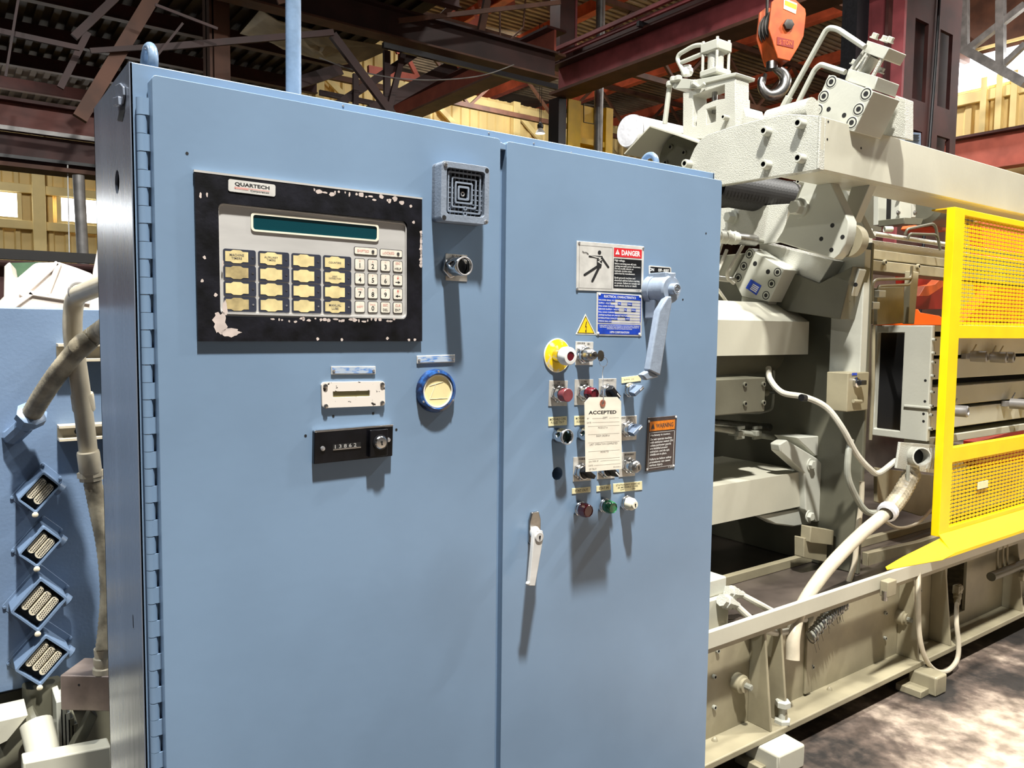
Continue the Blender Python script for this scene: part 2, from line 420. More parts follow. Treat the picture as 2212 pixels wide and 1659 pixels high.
for y in (2.0, 7.0, 12.0, 16.5):
    m = MB(); m.box(XA+.2, 44, y-.06, y+.06, ZBAY-.5, ZBAY-.38)
    m.box(XA+.2, 44, y-.06, y+.06, ZBAY-1.9, ZBAY-1.78)
    x = 10
    while x < 44: m.bar((x, y, ZBAY-.45), (x+1.5, y, ZBAY-1.84), .07); m.bar((x+1.5, y, ZBAY-1.84), (x+3, y, ZBAY-.45), .07); x += 3
    m.build('roof_truss', 'brown_steel', ceil, smooth=False)
# ---- corrugated yellow siding with girts and windows
def corrugated(m, p, along, n_out, length, z0, z1, pitch=.30, d=.05):
    """ribbed sheet from p along a unit vector, ribs standing out by d"""
    p, along, n_out = V(p), V(along), V(n_out); prof = []
    k = 0.0
    while k < length:
        prof += [(k, 0), (k+pitch*.55, 0), (k+pitch*.65, d), (k+pitch*.90, d)]; k += pitch
    a = [m.bm.verts.new(p+along*s+n_out*h+Z*z0) for s, h in prof]; b = [m.bm.verts.new(p+along*s+n_out*h+Z*z1) for s, h in prof]
    for i in range(len(prof)-1): m.face([a[i], a[i+1], b[i+1], b[i]])
    return m
zmid = at(1100, 222, 'y', YW).z
m = MB(); corrugated(m, (-30, YW, 0), X, -Y, 52, 0, zmid); m.box(-30, 22, YW+.06, YW+.1, 0, zmid); corrugated(m, (XA, YW, 0), X, -Y, 4.2, zmid, ZBAY)
wall = struct(m.build('wall_back', 'siding', smooth=False))
zg = [at(100, 352, 'y', YW).z, at(95, 413, 'y', YW).z, at(95, 490, 'y', YW).z, at(95, 545, 'y', YW).z-1.4]
for z in zg+[zmid-.2]: MB().box(-30, 22, YW-.16, YW-.05, z-.09, z+.09).build('girt', 'siding_frame', wall, bevel=.01)
px82 = at(82, 450, 'y', YW).x
for i in range(-5, 9): x = px82+i*3.05; MB().box(x-.12, x+.12, YW-.24, YW-.05, 0, zmid).build('wall_post', 'siding_frame', wall, bevel=.01)
for i in range(2, 6):
    x = px82+i*3.05; m = MB(); m.bar((x, YW-.2, zmid-.3), (x+3.05, YW-.2, zmid-2.6), .14, .08, up=Y); m.build('wall_brace', 'siding_frame', wall)
zw1, zw0 = at(170, 432, 'y', YW).z, at(170, 481, 'y', YW).z
xw0 = at(131, 455, 'y', YW).x; xw1 = at(36, 440, 'y', YW).x
wn = 1
def window(name_n, x0, x1, z0, z1):
    w = thing('window_%d' % name_n, None, None, ((x0+x1)/2, YW-.07, z0)); w['kind'] = 'structure'
    MB().box(x0, x1, YW-.09, YW-.07, z0, z1).build('pane', 'daylight', w)
    m = MB(); m.plate((0, YW-.12, 0), X, Z, [(x0-.08, z0-.08), (x1+.08, z0-.08), (x1+.08, z1+.08), (x0-.08, z1+.08)], [[(x0, z0), (x1, z0), (x1, z1), (x0, z1)]], (0, .07, 0)); m.build('window_frame', 'siding_frame', w)
window(1, xw0, xw0+2.1, zw0, zw1); window(2, xw1-2.0, xw1, zw0, zw1)
for i in range(3): window(3+i, xw1-5.05-3.05*i, xw1-3.05-3.05*i, zw0, zw1)
# right wall along Y
yl = at(2072, 200, 'x', XW).y+.6
zc0 = at(2140, 288, 'x', XW).z; zc1 = at(2140, 195, 'x', XW).z
m = MB(); corrugated(m, (XW, -6, 0), Y, -X, yl+6, zc0-.3, zc1+.02, pitch=.5); m.box(XW+.06, XW+.1, -6, yl, 0, zc1); wr = struct(m.build('wall_right', 'siding', smooth=False))
MB().box(XW-.14, XW-.05, -6, yl, zc1-.22, zc1).build('girt', 'siding_frame', wr, bevel=.01)
for px in (2165, 2197, 2132): y = at(px, 220, 'x', XW).y; MB().box(XW-.18, XW-.05, y-.06, y+.06, zc0-.2, zc1+.25).build('wall_post', 'siding_frame', wr)
w = thing('window_6', None, None, (XW, 3, zc1)); w['kind'] = 'structure'
zw = at(2140, 112, 'x', XW).z
MB().box(XW+.02, XW+.05, -6, yl, zc1+.05, zw).build('pane', 'daylight', w)
MB().box(XW, XW+.1, -6, yl, zw, ZBAY).build('upper_panel', 'brown_steel', wr)
for z in (zc1+.06, zc1+.9): MB().box(XW-.05, XW+.05, -6, yl, z-.03, z+.03).build('window_frame', 'siding_frame', w)
m = MB(); m.box(XW-.6, XW-.55, -6, yl+1, at(2140, 362, 'x', XW-.6).z, at(2140, 292, 'x', XW-.6).z); g = thing('wall_girder', 'dusty red girder below the yellow siding at the far right', 'beam', (XW-.6, 4, 5)); m.build('web', 'pink_steel', g)
z = at(2140, 291, 'x', XW-.6).z; MB().box(XW-.75, XW-.4, -6, yl+1, z, z+.05).build('top_flange', 'maroon_dark', g)
z = at(2140, 362, 'x', XW-.6).z; MB().box(XW-.75, XW-.4, -6, yl+1, z-.04, z).build('bottom_flange', 'pink_steel', g)
struct(MB().box(45.5, 46, -9, 24, 0, ZBAY).build('wall_far', 'brown_steel', smooth=False))
struct(MB().box(22, 46, 23.5, 24, 0, ZBAY).build('wall_end', 'brown_steel', smooth=False))
t = thing('roof_bracing', 'grey truss members crossing the bright glazing at the far right', 'truss', at(2150, 100, 'x', 16))
for a, b, w in (((2080, 105), (2215, 180), .16), ((2085, 112), (2215, 10), .12), ((2162, 0), (2162, 150), .14), ((2162, 145), (2215, 95), .10), ((2085, 0), (2085, 110), .12)):
    MB().bar(at(*a, 'x', 16.2), at(*b, 'x', 16.2), w).build('truss_member', 'grey_pipe', t)

# ---- runway girder at the back left
GYB = 10.0
zt_, zm_, zb_ = at(100, 233, 'y', GYB).z, at(100, 284, 'y', GYB).z, at(100, 361, 'y', GYB).z
g = thing('runway_girder', 'dark maroon crane runway girder at the back left', 'beam', (-2, GYB, zb_))
MB().box(-16, 7.1, GYB, GYB+.04, zm_, zt_).build('upper_channel', 'runway', g)
MB().box(-16, 7.1, GYB-.12, GYB+.2, zt_, zt_+.04).build('top_flange', 'maroon_dark', g)
MB().box(-16, 7.1, GYB-.05, GYB+.06, zm_-.05, zm_).build('conductor_rail', 'grey_pipe', g)
MB().box(-16, 7.1, GYB+.08, GYB+.12, zb_, zm_-.05).build('lower_web', 'maroon_dark', g)
MB().box(-16, 7.1, GYB-.1, GYB+.3, zb_-.05, zb_).build('bottom_flange', 'brown_steel', g)
MB().box(-16, 7.1, GYB-.02, GYB+.02, zb_+.06, zb_+.10).build('cable_tray', 'black', g)
# roof bracing of the aisle
def brace(name, label, segs, material='brown_steel', cat='truss', ident='truss_member'):
    t = thing(name, label, cat, at(*segs[0][0], 'y', segs[0][2]))
    for a, b, y, wpx in segs:
        A, B = at(*a, 'y', y), at(*b, 'y', y); w = wpx/F_PX*((A-CAM).length)
        MB().bar(A, B, w, w*.6, up=Y).build(ident, material, t)
    return t
brace('diagonal_brace', 'wide brown diagonal roof brace left of the cabinet top', [((333, -12), (172, 256), 8.1, 23)], ident='brace')
brace('tie_bars', 'thin horizontal tie bars crossing the dark roof at the top left', [((-5, 66), (172, 104), 8.0, 9), ((195, 110), (345, 100), 8.0, 9), ((330, 104), (720, 70), 7.9, 12), ((40, -5), (12, 165), 7.8, 4), ((160, 80), (250, -5), 8.2, 13), ((130, 190), (190, 70), 8.2, 11), ((395, 50), (300, 170), 7.6, 4), ((335, 10), (470, 62), 7.6, 5)], 'beam_dark')
brace('lattice_truss', 'dark lattice truss against the bright siding above the cabinet', [((718, 75), (848, 248), 8.0, 16), ((768, 160), (768, 245), 8.65, 11), ((835, 110), (836, 245), 8.65, 13), ((700, 245), (905, 110), 8.7, 16), ((872, 110), (838, 245), 8.6, 11), ((690, 200), (850, 232), 8.8, 10), ((640, 212), (760, 245), 8.8, 9), ((640, 180), (735, 150), 8.75, 22), ((800, 240), (980, 140), 8.75, 24)], 'beam_dark')
brace('red_purlins', 'sunlit red roof members above the lattice truss', [((795, 150), (905, 172), 14, 15), ((905, 172), (870, 105), 14, 9), ((855, 112), (915, 98), 14, 9), ((1010, 60), (1040, 40), 14, 14), ((1035, 8), (1110, 8), 14, 14), ((925, 55), (980, 20), 14, 9), ((1020, 15), (1035, 50), 14, 6)], 'pink_steel')
brace('hanger_bars', 'brown roof hangers and ties above the main beam', [((860, 45), (1210, 5), 8.0, 9), ((600, 5), (640, -5), 8, 8), ((980, 10), (930, 60), 9, 12), ((1052, 0), (1035, 85), 9.4, 14), ((1080, 18), (1080, 100), 8.6, 3), ((1085, 102), (1130, 60), 8.6, 3), ((1130, 60), (1135, 0), 8.6, 3)], 'brown_steel')
c = thing('roof_column', 'dark brown steel column behind the left half of the cabinet top', 'column', at(474, 150, 'y', 9.0) * 1)
a, b = at(453, 100, 'y', 9.0).x, at(497, 100, 'y', 9.0).x; c.location.z = 0
m = MB(); m.box(a, a+.03, 9.0, 9.3, 0, ZA); m.box(b-.03, b, 9.0, 9.3, 0, ZA); m.box(a, b, 9.13, 9.17, 0, ZA); m.build('h_section', 'brown_steel', c)
MB().box(b-.2, b-.03, 8.98, 9.0, 0, ZA).build('cover_plate', 'brown_steel', c)
# long dark beam in front of the lattice
t = thing('crossing_beam', 'long dark maroon beam running from the top centre to the big girder end', 'beam', at(1195, 150, 'y', 8.4))
A, B = at(560, -14, 'y', 8.4), at(1197, 140, 'y', 8.4); z = (A.z+B.z)/2
h = .17
MB().box(A.x-1, B.x, 8.38, 8.42, z-h, z+h).build('web', 'beam_dark', t); MB().box(A.x-1, B.x, 8.28, 8.52, z-h-.025, z-h).build('bottom_flange', 'brown_steel', t); MB().box(A.x-1, B.x, 8.28, 8.52, z+h, z+h+.03).build('top_flange', 'beam_dark', t)
MB().box(A.x+1.6, B.x, 8.30, 8.36, z-h-.18, z-h-.11).build('hanging_rail', 'black', t)
# big girder running towards us, with its column
GX = 9.5
e0 = at(1200, 152, 'x', GX); e1 = at(1206, 208, 'x', GX)
t = thing('crane_girder', 'big maroon crane girder running from the yellow column towards the hook block', 'beam', (GX, e1.y, e1.z))
y0 = e1.y
MB().box(GX, GX+.04, 1.0, y0, e1.z+.03, e0.z).build('web', 'maroon', t)
MB().box(GX-.22, GX+.25, 1.0, y0, e1.z-.02, e1.z+.03).build('bottom_flange', 'brown_steel', t)
MB().box(GX-.20, GX+.25, 1.0, y0, e0.z, e0.z+.04).build('top_flange', 'maroon_dark', t)
for dz, dx, w in ((.10, -.25, .05), (.20, -.30, .06), (.28, -.18, .05)): MB().box(GX+dx, GX+dx+w, 1.0, y0, e0.z+dz, e0.z+dz+.05).build('conductor_rail', 'maroon', t)
MB().box(GX+.3, GX+.34, 1.0, y0, e0.z+.04, e0.z+.45).build('rail_beam', 'maroon_dark', t)
for y in (3.5, 5.0, 6.5, 8.0): MB().box(GX-.3, GX, y, y+.06, e0.z+.02, e0.z+.10).build('rail_bracket', 'black', t)
t = thing('inclined_girder', 'dusty red girder running from behind the cabinet top to the column', 'beam', at(1062, 170, 'x', 8.2))
a, b = at(1204, 82, 'x', 8.2), at(925, 250, 'x', 8.2); z = (a.z+b.z)/2
MB().box(8.2, 8.24, 8.9, 17.6, z, z+.34).build('web', 'pink_steel', t); MB().box(8.05, 8.45, 8.9, 17.6, z-.04, z).build('bottom_flange', 'brown_steel', t); MB().box(8.05, 8.45, 8.9, 17.6, z+.34, z+.38).build('top_flange', 'maroon_dark', t)
CY = y0-.05
c = thing('yellow_column', 'yellow painted column base under the girder end with pipe in front', 'column', (at(1270, 250, 'y', CY).x, CY, 0))
ztop = e1.z-.02
xs = [at(px, 250, 'y', CY).x for px in (1207, 1223, 1226, 1253, 1308, 1323)]
MB().box(xs[0], xs[1], CY, CY+.3, 0, ztop).build('dark_flange', 'black', c)
MB().box(xs[2], xs[3], CY-.02, CY+.02, 0, ztop).build('flange', 'yellow_old', c)
MB().box(xs[3], xs[4], CY+.16, CY+.2, 0, ztop).build('web', 'yellow_old', c)
MB().box(xs[4], xs[5], CY-.02, CY+.3, 0, ztop).build('flange', 'yellow_old', c)
MB().box(xs[3]-.02, xs[3]+.01, CY, CY+.2, 0, ztop).build('inner_edge', 'yellow_old', c)
F1 = [at(px, py, 'y', CY+.155) for px, py in ((1261, 225), (1283, 228), (1283, 268), (1261, 264))]
m = MB(); 
for a, b in zip(F1, F1[1:]+F1[:1]): m.bar(a, b, .02, .008)
m.build('stencil_frame', 'black', c)
MB().box(xs[3], xs[4], CY+.0, CY+.18, at(1270, 312, 'y', CY).z, at(1270, 300, 'y', CY).z).build('batten', 'yellow_old', c)
MB().box(xs[0], xs[0]+.35, CY, CY+.3, e0.z+.05, ZBAY).build('upper_column', 'maroon_dark', c)
MB().box(xs[0]+.45, xs[0]+.5, CY+.1, CY+.4, e0.z+.05, ZBAY).build('upper_web', 'maroon', c)
t = thing('standpipe', 'weathered grey pipe running up in front of the yellow column', 'pipe', at(1294, 300, 'y', CY-.4))
p = at(1294, 200, 'y', CY-.3); t.location.z = 0; MB().cyl((p.x, CY-.3, 0), (p.x, CY-.3, ZBAY), .085, seg=16).build('pipe', 'grey_pipe', t)
# right column
RY = 4.0
c = thing('battened_column', 'large dark maroon built-up column with slots, behind the machine at right', 'column', (at(1985, 200, 'y', RY).x, RY, 0))
xs = [at(px, 150, 'y', RY).x for px in (1897, 1922, 1942, 2072)]
z0 = 0
zz = lambda py, px=1990: at(px, py, 'y', RY).z
hol = []
for l, r_, tp, bt in ((1970, 1999, 48, 212), (2024, 2051, 72, 228), (1966, 1990, 285, 330), (2022, 2050, 300, 340)):
    q = ats(((l, bt), (r_, bt), (r_, tp), (l, tp)), 'y', RY); xa_, xb_ = q[0].x, q[1].x; hol.append([(xa_, q[0].z), (xb_, q[0].z), (xb_, q[2].z), (xa_, q[2].z)])
m = MB(); m.plate((0, RY, 0), X, Z, [(xs[2], 0), (xs[3], 0), (xs[3], ZBAY), (xs[2], ZBAY)], hol, (0, .05, 0)); m.build('slotted_face', 'maroon_dark', c)
MB().box(xs[2], xs[3], RY+.45, RY+.5, 0, ZBAY).build('rear_face', 'maroon_dark', c)
MB().box(xs[2], xs[3], RY+.14, RY+.17, 0, ZBAY).build('recess_plate', 'maroon_dark', c)
MB().box(xs[2]-.02, xs[2]+.03, RY-.05, RY+.5, 0, ZBAY).build('side_flange', 'maroon', c)
MB().box(xs[0], xs[1], RY+.3, RY+.5, 0, ZBAY).build('side_channel', 'black', c)
MB().box(xs[1]+.1, xs[2], RY+.1, RY+.14, 0, ZBAY).build('inner_flange', 'maroon_dark', c)
p = at(2016, 150, 'y', RY-.03); MB().tube([(p.x+.12, RY-.03, 7.5), (p.x+.05, RY-.03, 5), (p.x-.03, RY-.03, 3.5), (p.x-.05, RY-.03, 0)], .02, 8).build('cable', 'black', c)
# draped canvas under the roof
t = thing('canvas_sheet', 'dirty canvas sheet slung under the dark roof', 'tarpaulin', at(700, 100, 'y', 10))
P = [at(*k, 'y', yy) for k, yy in (((518, 73), 10.6), ((562, 28), 9.6), ((600, 38), 9.4), ((690, 70), 9.2), ((740, 92), 9.2), ((850, 96), 9.2), ((832, 112), 9.4), ((790, 137), 9.8), ((740, 134), 10.2), ((660, 122), 10.6), ((590, 98), 10.8))]
m = MB(); ctr = sum(P, V((0, 0, 0)))/len(P)-V((0, 0, .12)); n = 9
rings = []
for k in range(n):
    f = 1-k/n; rings.append([m.bm.verts.new(ctr+(p-ctr)*f+V((0, 0, .05*math.sin(i*2.1+k)))) for i, p in enumerate(P)])
cv = m.bm.verts.new(ctr)
for A, B in zip(rings, rings[1:]):
    for i in range(len(P)): m.face([A[i], A[(i+1) % len(P)], B[(i+1) % len(P)], B[i]])
for i in range(len(P)): m.face([rings[-1][i], rings[-1][(i+1) % len(P)], cv])
o = m.build('sheet', 'tarp_dirty', t); s = o.modifiers.new('t', 'SOLIDIFY'); s.thickness = .01
t = thing('sagging_cable', 'thin cable sagging from the canvas to the red girder', 'cable', at(860, 170, 'y', 8.2))
MB().tube(smooth_path([at(*k, 'y', 8.2) for k in ((690, 125), (760, 150), (850, 168), (930, 173), (1010, 168), (1060, 158), (1110, 140))], 8), .008, 6).build('cable', 'grey_pipe', t)
# pendant high-bay lamp
p = at(1167, 283, 'y', 14.0)
t = thing('pendant_lamp', 'white bell high-bay lamp hanging before the yellow siding', 'lamp', p)
MB().lathe((p.x, 14.0, p.z-.06), Z, [(.115, 0), (.10, .05), (.06, .10), (.055, .12)], 20, cap=False).build('shade', 'white', t)
MB().cyl((p.x, 14.0, p.z-.055), (p.x, 14.0, p.z-.05), .11, seg=20).build('lens', 'lamp_white', t)
MB().lathe((p.x, 14.0, p.z+.06), Z, [(.06, 0), (.075, .02), (.075, .09), (.05, .10), (.05, .13), (.02, .15)], 16).build('ballast', 'black', t)
for dx in (-.06, .06): MB().tube([(p.x+dx*.3, 14, p.z+.2), (p.x+dx, 14, ZBAY-.4)], .008, 6).build('hanger', 'wire', t)

# ---- hook block
t = thing('hook_block', 'orange crane hook block with steel hook hanging over the machine', 'hook', at(1670, 200, 'y', 3.0))
HB = 3.0
cc = at(1686, 75, 'y', HB); vdir = (cc-CAM); yawh = math.atan2(vdir.x, vdir.y)
hx_ = V((math.cos(yawh-.45), -math.sin(yawh-.45), 0)); hn = V((-math.sin(yawh-.45), -math.cos(yawh-.45), 0))   # cheek plates turned a little to our left
sc = (cc-CAM).length/F_PX
def hp_(px, py, d=0.0): return cc+hx_*((px-1690)*sc*1.05)+Z*((75-py)*sc)+hn*d
out = [(1659, 28), (1672, 17), (1700, 18), (1722, 36), (1724, 45), (1721, 85), (1712, 105), (1697, 132), (1674, 128), (1668, 112), (1655, 75)]
m = MB(); m.prism([hp_(*k, .105) for k in out], hn*.02); ch = m.build('cheek_plate', 'orange', t, bevel=.006)
m = MB(); m.prism([hp_(*k, -.125) for k in out], hn*.02); m.build('cheek_plate', 'orange', t, bevel=.006)
for d in (-.06, .0, .06): MB().lathe(hp_(1690, 62, d-.02), hn, [(.165, 0), (.135, .012), (.135, .028), (.165, .04)], 32).build('sheave', 'wire', t)
m = MB(); m.prism([hp_(*k, -.105) for k in ((1660, 60), (1722, 60), (1712, 105), (1697, 130), (1674, 126), (1668, 112))], hn*.21); m.build('lower_cover', 'orange', t)
MB().lathe(hp_(1690, 68, .125), hn, [(.045, 0), (.045, .03), (.03, .035), (0, .035)], 6).build('axle_nut', 'wire', ch)
q = [hp_(1681, 20, .127), hp_(1706, 28, .127), hp_(1704, 47, .127), hp_(1681, 39, .127)]; MB().prism(q, hn*.002).build('rating_sticker', 'label_cream', ch)
q = [hp_(1683, 24, .130), hp_(1705, 31, .130), hp_(1704.5, 39, .130), hp_(1683, 32, .130)]; MB().prism(q, hn*.001).build('sticker_band', 'yellow_sign', ch)
q = [hp_(1671, 90, .127), hp_(1702, 95, .127), hp_(1702, 109, .127), hp_(1671, 104, .127)]; MB().prism(q, hn*.003).build('capacity_plate', 'red_deep', ch)
m = MB(); m.text('5 TON', hp_(1687, 99.5, .1315), hx_, Z, w=.115, h=.04, bold=.03); m.build('lettering', 'orange', ch)
MB().cyl(hp_(1676, 140), hp_(1676, 126), .05, seg=16).build('swivel', 'steel', t)
hk = [hp_(*k) for k in ((1678, 132), (1686, 138), (1697, 146), (1702, 158), (1698, 173), (1687, 184), (1672, 187), (1660, 178), (1656, 165), (1659, 154))]
sp = smooth_path(hk, 6); rad = [.03+.022*math.sin(math.pi*min(1, i/len(sp)*1.15)) for i in range(len(sp))]; rad[-1] = .012; rad[-2] = .02
MB().tube(sp, .04, 14, radii=rad).build('hook', 'steel', t)
MB().bar(hp_(1664, 148), hp_(1660, 172), .018, .03).build('safety_latch', 'steel', t)
for px, d in ((1660, .03), (1667, -.04), (1711, .03), (1718, -.04)):
    a = hp_(px, 55, d); MB().tube([a, V((a.x, a.y, 9.2))], .013, 6).build('wire_rope', 'wire', t)
# ================================================================ the blue electrical cabinet
YB, YD = 0.035, 0.0                       # body front, door front
CX0 = at(284.4, 400, 'y', YB).x; CX1 = 1.545
CZ1 = at(284.4, 133.6, 'y', YB).z; CZ0 = 0.10
CD = 0.352                                # back of the body
cab = thing('electrical_cabinet', 'large blue-grey two-door electrical cabinet filling the foreground', 'cabinet', (0.9, 0.2, 0.0))
m = MB()
hole_c = at(253, 393, 'x', CX0); slot_c = at(288, 1345, 'x', CX0)
side = [(YB, CZ0), (CD, CZ0), (CD, CZ1), (YB, CZ1)]
slot = [(slot_c.y-.004, slot_c.z-.012), (slot_c.y+.004, slot_c.z-.010), (slot_c.y+.005, slot_c.z+.012), (slot_c.y-.002, slot_c.z+.012)]
m.plate((CX0, 0, 0), Y, Z, side, [circ(hole_c.y, hole_c.z, .0185, 28), slot], (.004, 0, 0))
m.build('side_panel', 'blue_side', cab, label='glossy side panel with a round knock-out hole')
m = MB()
m.box(CX1-.004, CX1, YB, CD, CZ0, CZ1); m.box(CX0, CX1, CD-.004, CD, CZ0, CZ1)
m.box(CX0, CX1, YB, CD, CZ0, CZ0+.004)
m.build('shell', 'blue', cab)
MB().box(CX0, CX1, YB, CD, CZ1-.004, CZ1).build('top_panel', 'blue', cab, bevel=.002)
m = MB()                                  # the front flange that the doors close on
DL0 = at(331, 300, 'y', YD).x; DL1 = at(1080.3, 400, 'y', YD).x
DR0 = at(1079.8, 1659, 'y', YD).x+.0015; DR1 = at(1559, 420, 'y', YD).x
DZ1 = at(330.5, 161, 'y', YD).z; DZ0 = 0.16
m.plate((0, YB, 0), X, Z, [(CX0, CZ0), (CX1, CZ0), (CX1, CZ1), (CX0, CZ1)], [[(DL0+.02, DZ0+.03), (DL1-.03, DZ0+.03), (DL1-.03, DZ1-.03), (DL0+.02, DZ1-.03)]], (0, .003, 0))
m.build('front_flange', 'blue', cab, bevel=.0015)
MB().box(CX0+.05, CX1-.05, CD-.03, CD-.01, CZ0, CZ1-.02).build('inner_panel', 'dark', cab)
for x in (CX0+.06, CX1-.06):
    for y in (YB+.05, CD-.05): MB().cyl((x, y, 0), (x, y, CZ0), .03, seg=12).build('foot', 'blue', cab)
# doors
m = MB()
m.plate((0, YD, 0), X, Z, rrect(DL0, DZ0, DL1, DZ1, .006, 3), [], (0, YB-YD-.004, 0))
door_l = m.build('door', 'blue', cab, bevel=.0055, bseg=3, label='wide left door with the operator panel')
hc = at(1204, 1023, 'y', YD)
hole = [(hc.x+.0137*math.cos(a), hc.z+.0137*math.sin(a)) for a in [math.radians(90+12+k*336/26) for k in range(27)]]
hole += [(hc.x+.0022, hc.z+.0165), (hc.x-.0022, hc.z+.0165)][::-1][::-1] if False else []
m = MB()
m.plate((0, YD, 0), X, Z, rrect(DR0, DZ0, DR1, DZ1-.002, .006, 3), [circ(hc.x, hc.z, .0137, 28)], (0, YB-YD-.004, 0))
door_r = m.build('door', 'blue', cab, bevel=.0055, bseg=3, label='narrow right door with the push buttons')
MB().box(hc.x-.03, hc.x+.03, .0312, .0345, hc.z-.03, hc.z+.03).build('hole_backing', 'dark', door_r)  # dark block standing in for the shaded inside behind the hole
MB().box(DL1-.002, DR0+.004, .016, .030, DZ0+.02, DZ1-.006).build('overlap_flange', 'blue', door_r)
a = at(1081, 306, 'y', .004); b = at(1097, 325, 'y', .004)
MB().prism([(a.x-.003, .004, a.z), (b.x, .004, a.z-.004), (b.x, .004, b.z), (a.x-.003, .004, b.z)], (0, .012, 0)).build('corner_tab', 'blue', door_l, bevel=.001)
# piano hinge: knuckles alternate between the body leaf and the door leaf
hinge = thing('hinge', None, None, (0, 0, 0)); hinge.parent = cab; hinge.location = -wloc(cab)
hx = at(307, 300, 'y', .026).x
za, zb = at(308, 212, 'y', .026).z, 0.2
pitch = (at(308, 217, 'y', .026).z-at(308, 450.5, 'y', .026).z)/6
k = 0; z = za
proto = None
while z > zb:
    w = V((hx, .026, z))
    if k == 0:
        m = MB(); m.cyl((0, 0, 0), (0, 0, -pitch*.95), .0074, seg=12); m.box(-.0005, .0145, -.0068, -.0045, -pitch*.94, 0)
        even = m.build('hinge_knuckle', 'blue', hinge, local=True)
        m = MB(); m.cyl((0, 0, 0), (0, 0, -pitch*.97), .0074, seg=12)
        odd = m.build('hinge_knuckle', 'blue', hinge, local=True)
        even.location = w-wloc(hinge); 
        proto = (even, odd); odd.location = w+V((0, 0, -pitch))-wloc(hinge)
    elif k > 1: dup(proto[k % 2], hinge, w)
    z -= pitch; k += 1
MB().cyl((hx, .026, za), (hx, .026, zb), .0055, seg=8).build('hinge_pin', 'steel', hinge)
MB().box(CX0+.010, hx, .0315, .0345, zb, za+.002).build('hinge_leaf', 'blue', hinge, bevel=.0008)
# pressed-out hanger tongue and the slot it was cut from
q = ats(((262, 190), (269, 206), (269, 240), (264, 262), (253, 260), (260, 230)), 'x', CX0-.0006)
MB().prism(q, (.0012, 0, 0)).build('hanger_slot', 'dark', cab)
q = ats(((249, 184), (258, 179), (265, 187), (266, 205), (263, 224), (257, 230), (249, 226), (246, 205)), 'x', CX0-.004)
o = MB().prism(q, (.0034, 0, 0)).build('hanger_tongue', 'blue_side', cab, bevel=.001)
q = ats(((243, 211), (255, 208), (256, 226), (244, 230)), 'x', CX0-.008)
MB().prism(q, (.006, 0, 0)).build('tongue_tip', 'blue_side', o, bevel=.0008)
MB().box(CX0+.006, CX0+.009, YB+.02, CD-.02, CZ0+.02, CZ1-.03).build('hole_shade_sheet', 'dark', cab)  # added dark sheet so the knock-out hole looks unlit inside
# lifting eyes
def eye(px, py, y, tilt):
    c = at(px, py, 'y', y); m = MB(); R = .023
    m.torus((c.x, y, CZ1+R*.8), (math.cos(tilt), math.sin(tilt), 0), R, .0075, 28, 12)
    m.cyl((c.x, y, CZ1-.001), (c.x, y, CZ1+.006), .013, .010, seg=16)
    return m.build('lifting_eye', 'blue_pipe', cab)
eye(322, 118, .085, 0.05); eye(1403, 335, .13, 0.0)
# small screws in the top rail and screw holes in the doors
for px, py in ((741, 229), (1056, 288), (1153, 310), (1234, 330)):
    c = at(px, py, 'y', YB); MB().lathe((c.x, YB, c.z), -Y, [(.0022, 0), (.0018, .001), (0, .0012)], 10).build('screw', 'screw', cab)
for px, py in ((404, 331), (660, 941), (856, 928), (720, 899), (806, 893), (1525, 504), (1475, 647)):
    c = at(px, py, 'y', YD); MB().cyl((c.x, YD-.0004, c.z), (c.x, YD+.002, c.z), .0022, seg=10).build('screw_hole', 'dark', cab)
# door handle, lower left of the right door
hb = at(1152, 1140, 'y', YD)
m = MB(); w, hh = .0145, .034
m.plate((hb.x, YD, hb.z), X, Z, [(-w*.6, -hh), (w*.6, -hh), (w, -hh*.8), (w, hh*.5), (w*.62, hh), (-w*.62, hh), (-w, hh*.5), (-w, -hh*.8)], [], (0, -.007, 0))
hd = m.build('door_handle', 'steel', door_r, bevel=.002, label='cast metal lever handle with a key lock')
t0 = at(1164, 1160, 'y', -.040); t1 = at(1150, 1266, 'y', -.046)
m = MB(); m.cyl((hb.x+.002, 0, hb.z-.006), (t0.x, -.034, t0.z), .011, .012, seg=18)
d = (t1-t0).normalized(); sx = d.cross(Y).normalized()
m.prism([t0-d*.013-sx*.008, t0-d*.013+sx*.008, t0+sx*.0125, t0+d*.03+sx*.011, t1+sx*.0075, t1-sx*.0075, t0+d*.03-sx*.011, t0-sx*.0125], (0, .010, 0))
m.cyl((t0.x, -.043, t0.z), (t0.x, -.036, t0.z), .0105, seg=20)
m.cyl(t1-sx*.0085-V((0, .0, 0))-d*.004, t1-sx*.012-d*.004+V((0, .006, 0)), .004, seg=10)
m.build('lever', 'alu', hd, bevel=.0015)
m = MB(); m.cyl((t0.x, -.0435, t0.z+.0015), (t0.x, -.0440, t0.z+.0015), .0022, seg=10); m.box(t0.x-.0011, t0.x+.0011, -.0440, -.0435, t0.z-.0045, t0.z+.001)
m.build('keyhole', 'dark', hd)
# conduit rising from the cabinet top
pole = thing('conduit_pole', 'blue-grey steel tube rising from the cabinet top towards the roof', 'pole', at(633, 200, 'y', .25))
p0 = at(633, 100, 'y', .25)
MB().cyl((p0.x, .25, CZ1), (p0.x+.012, .25, 4.4), .0145, seg=20).build('tube', 'blue_pipe', pole)
MB().lathe((p0.x, .25, CZ1), Z, [(.03, 0), (.03, .006), (.02, .010), (.0195, .03), (.0146, .03)], 20).build('base_fitting', 'blue_pipe', pole)

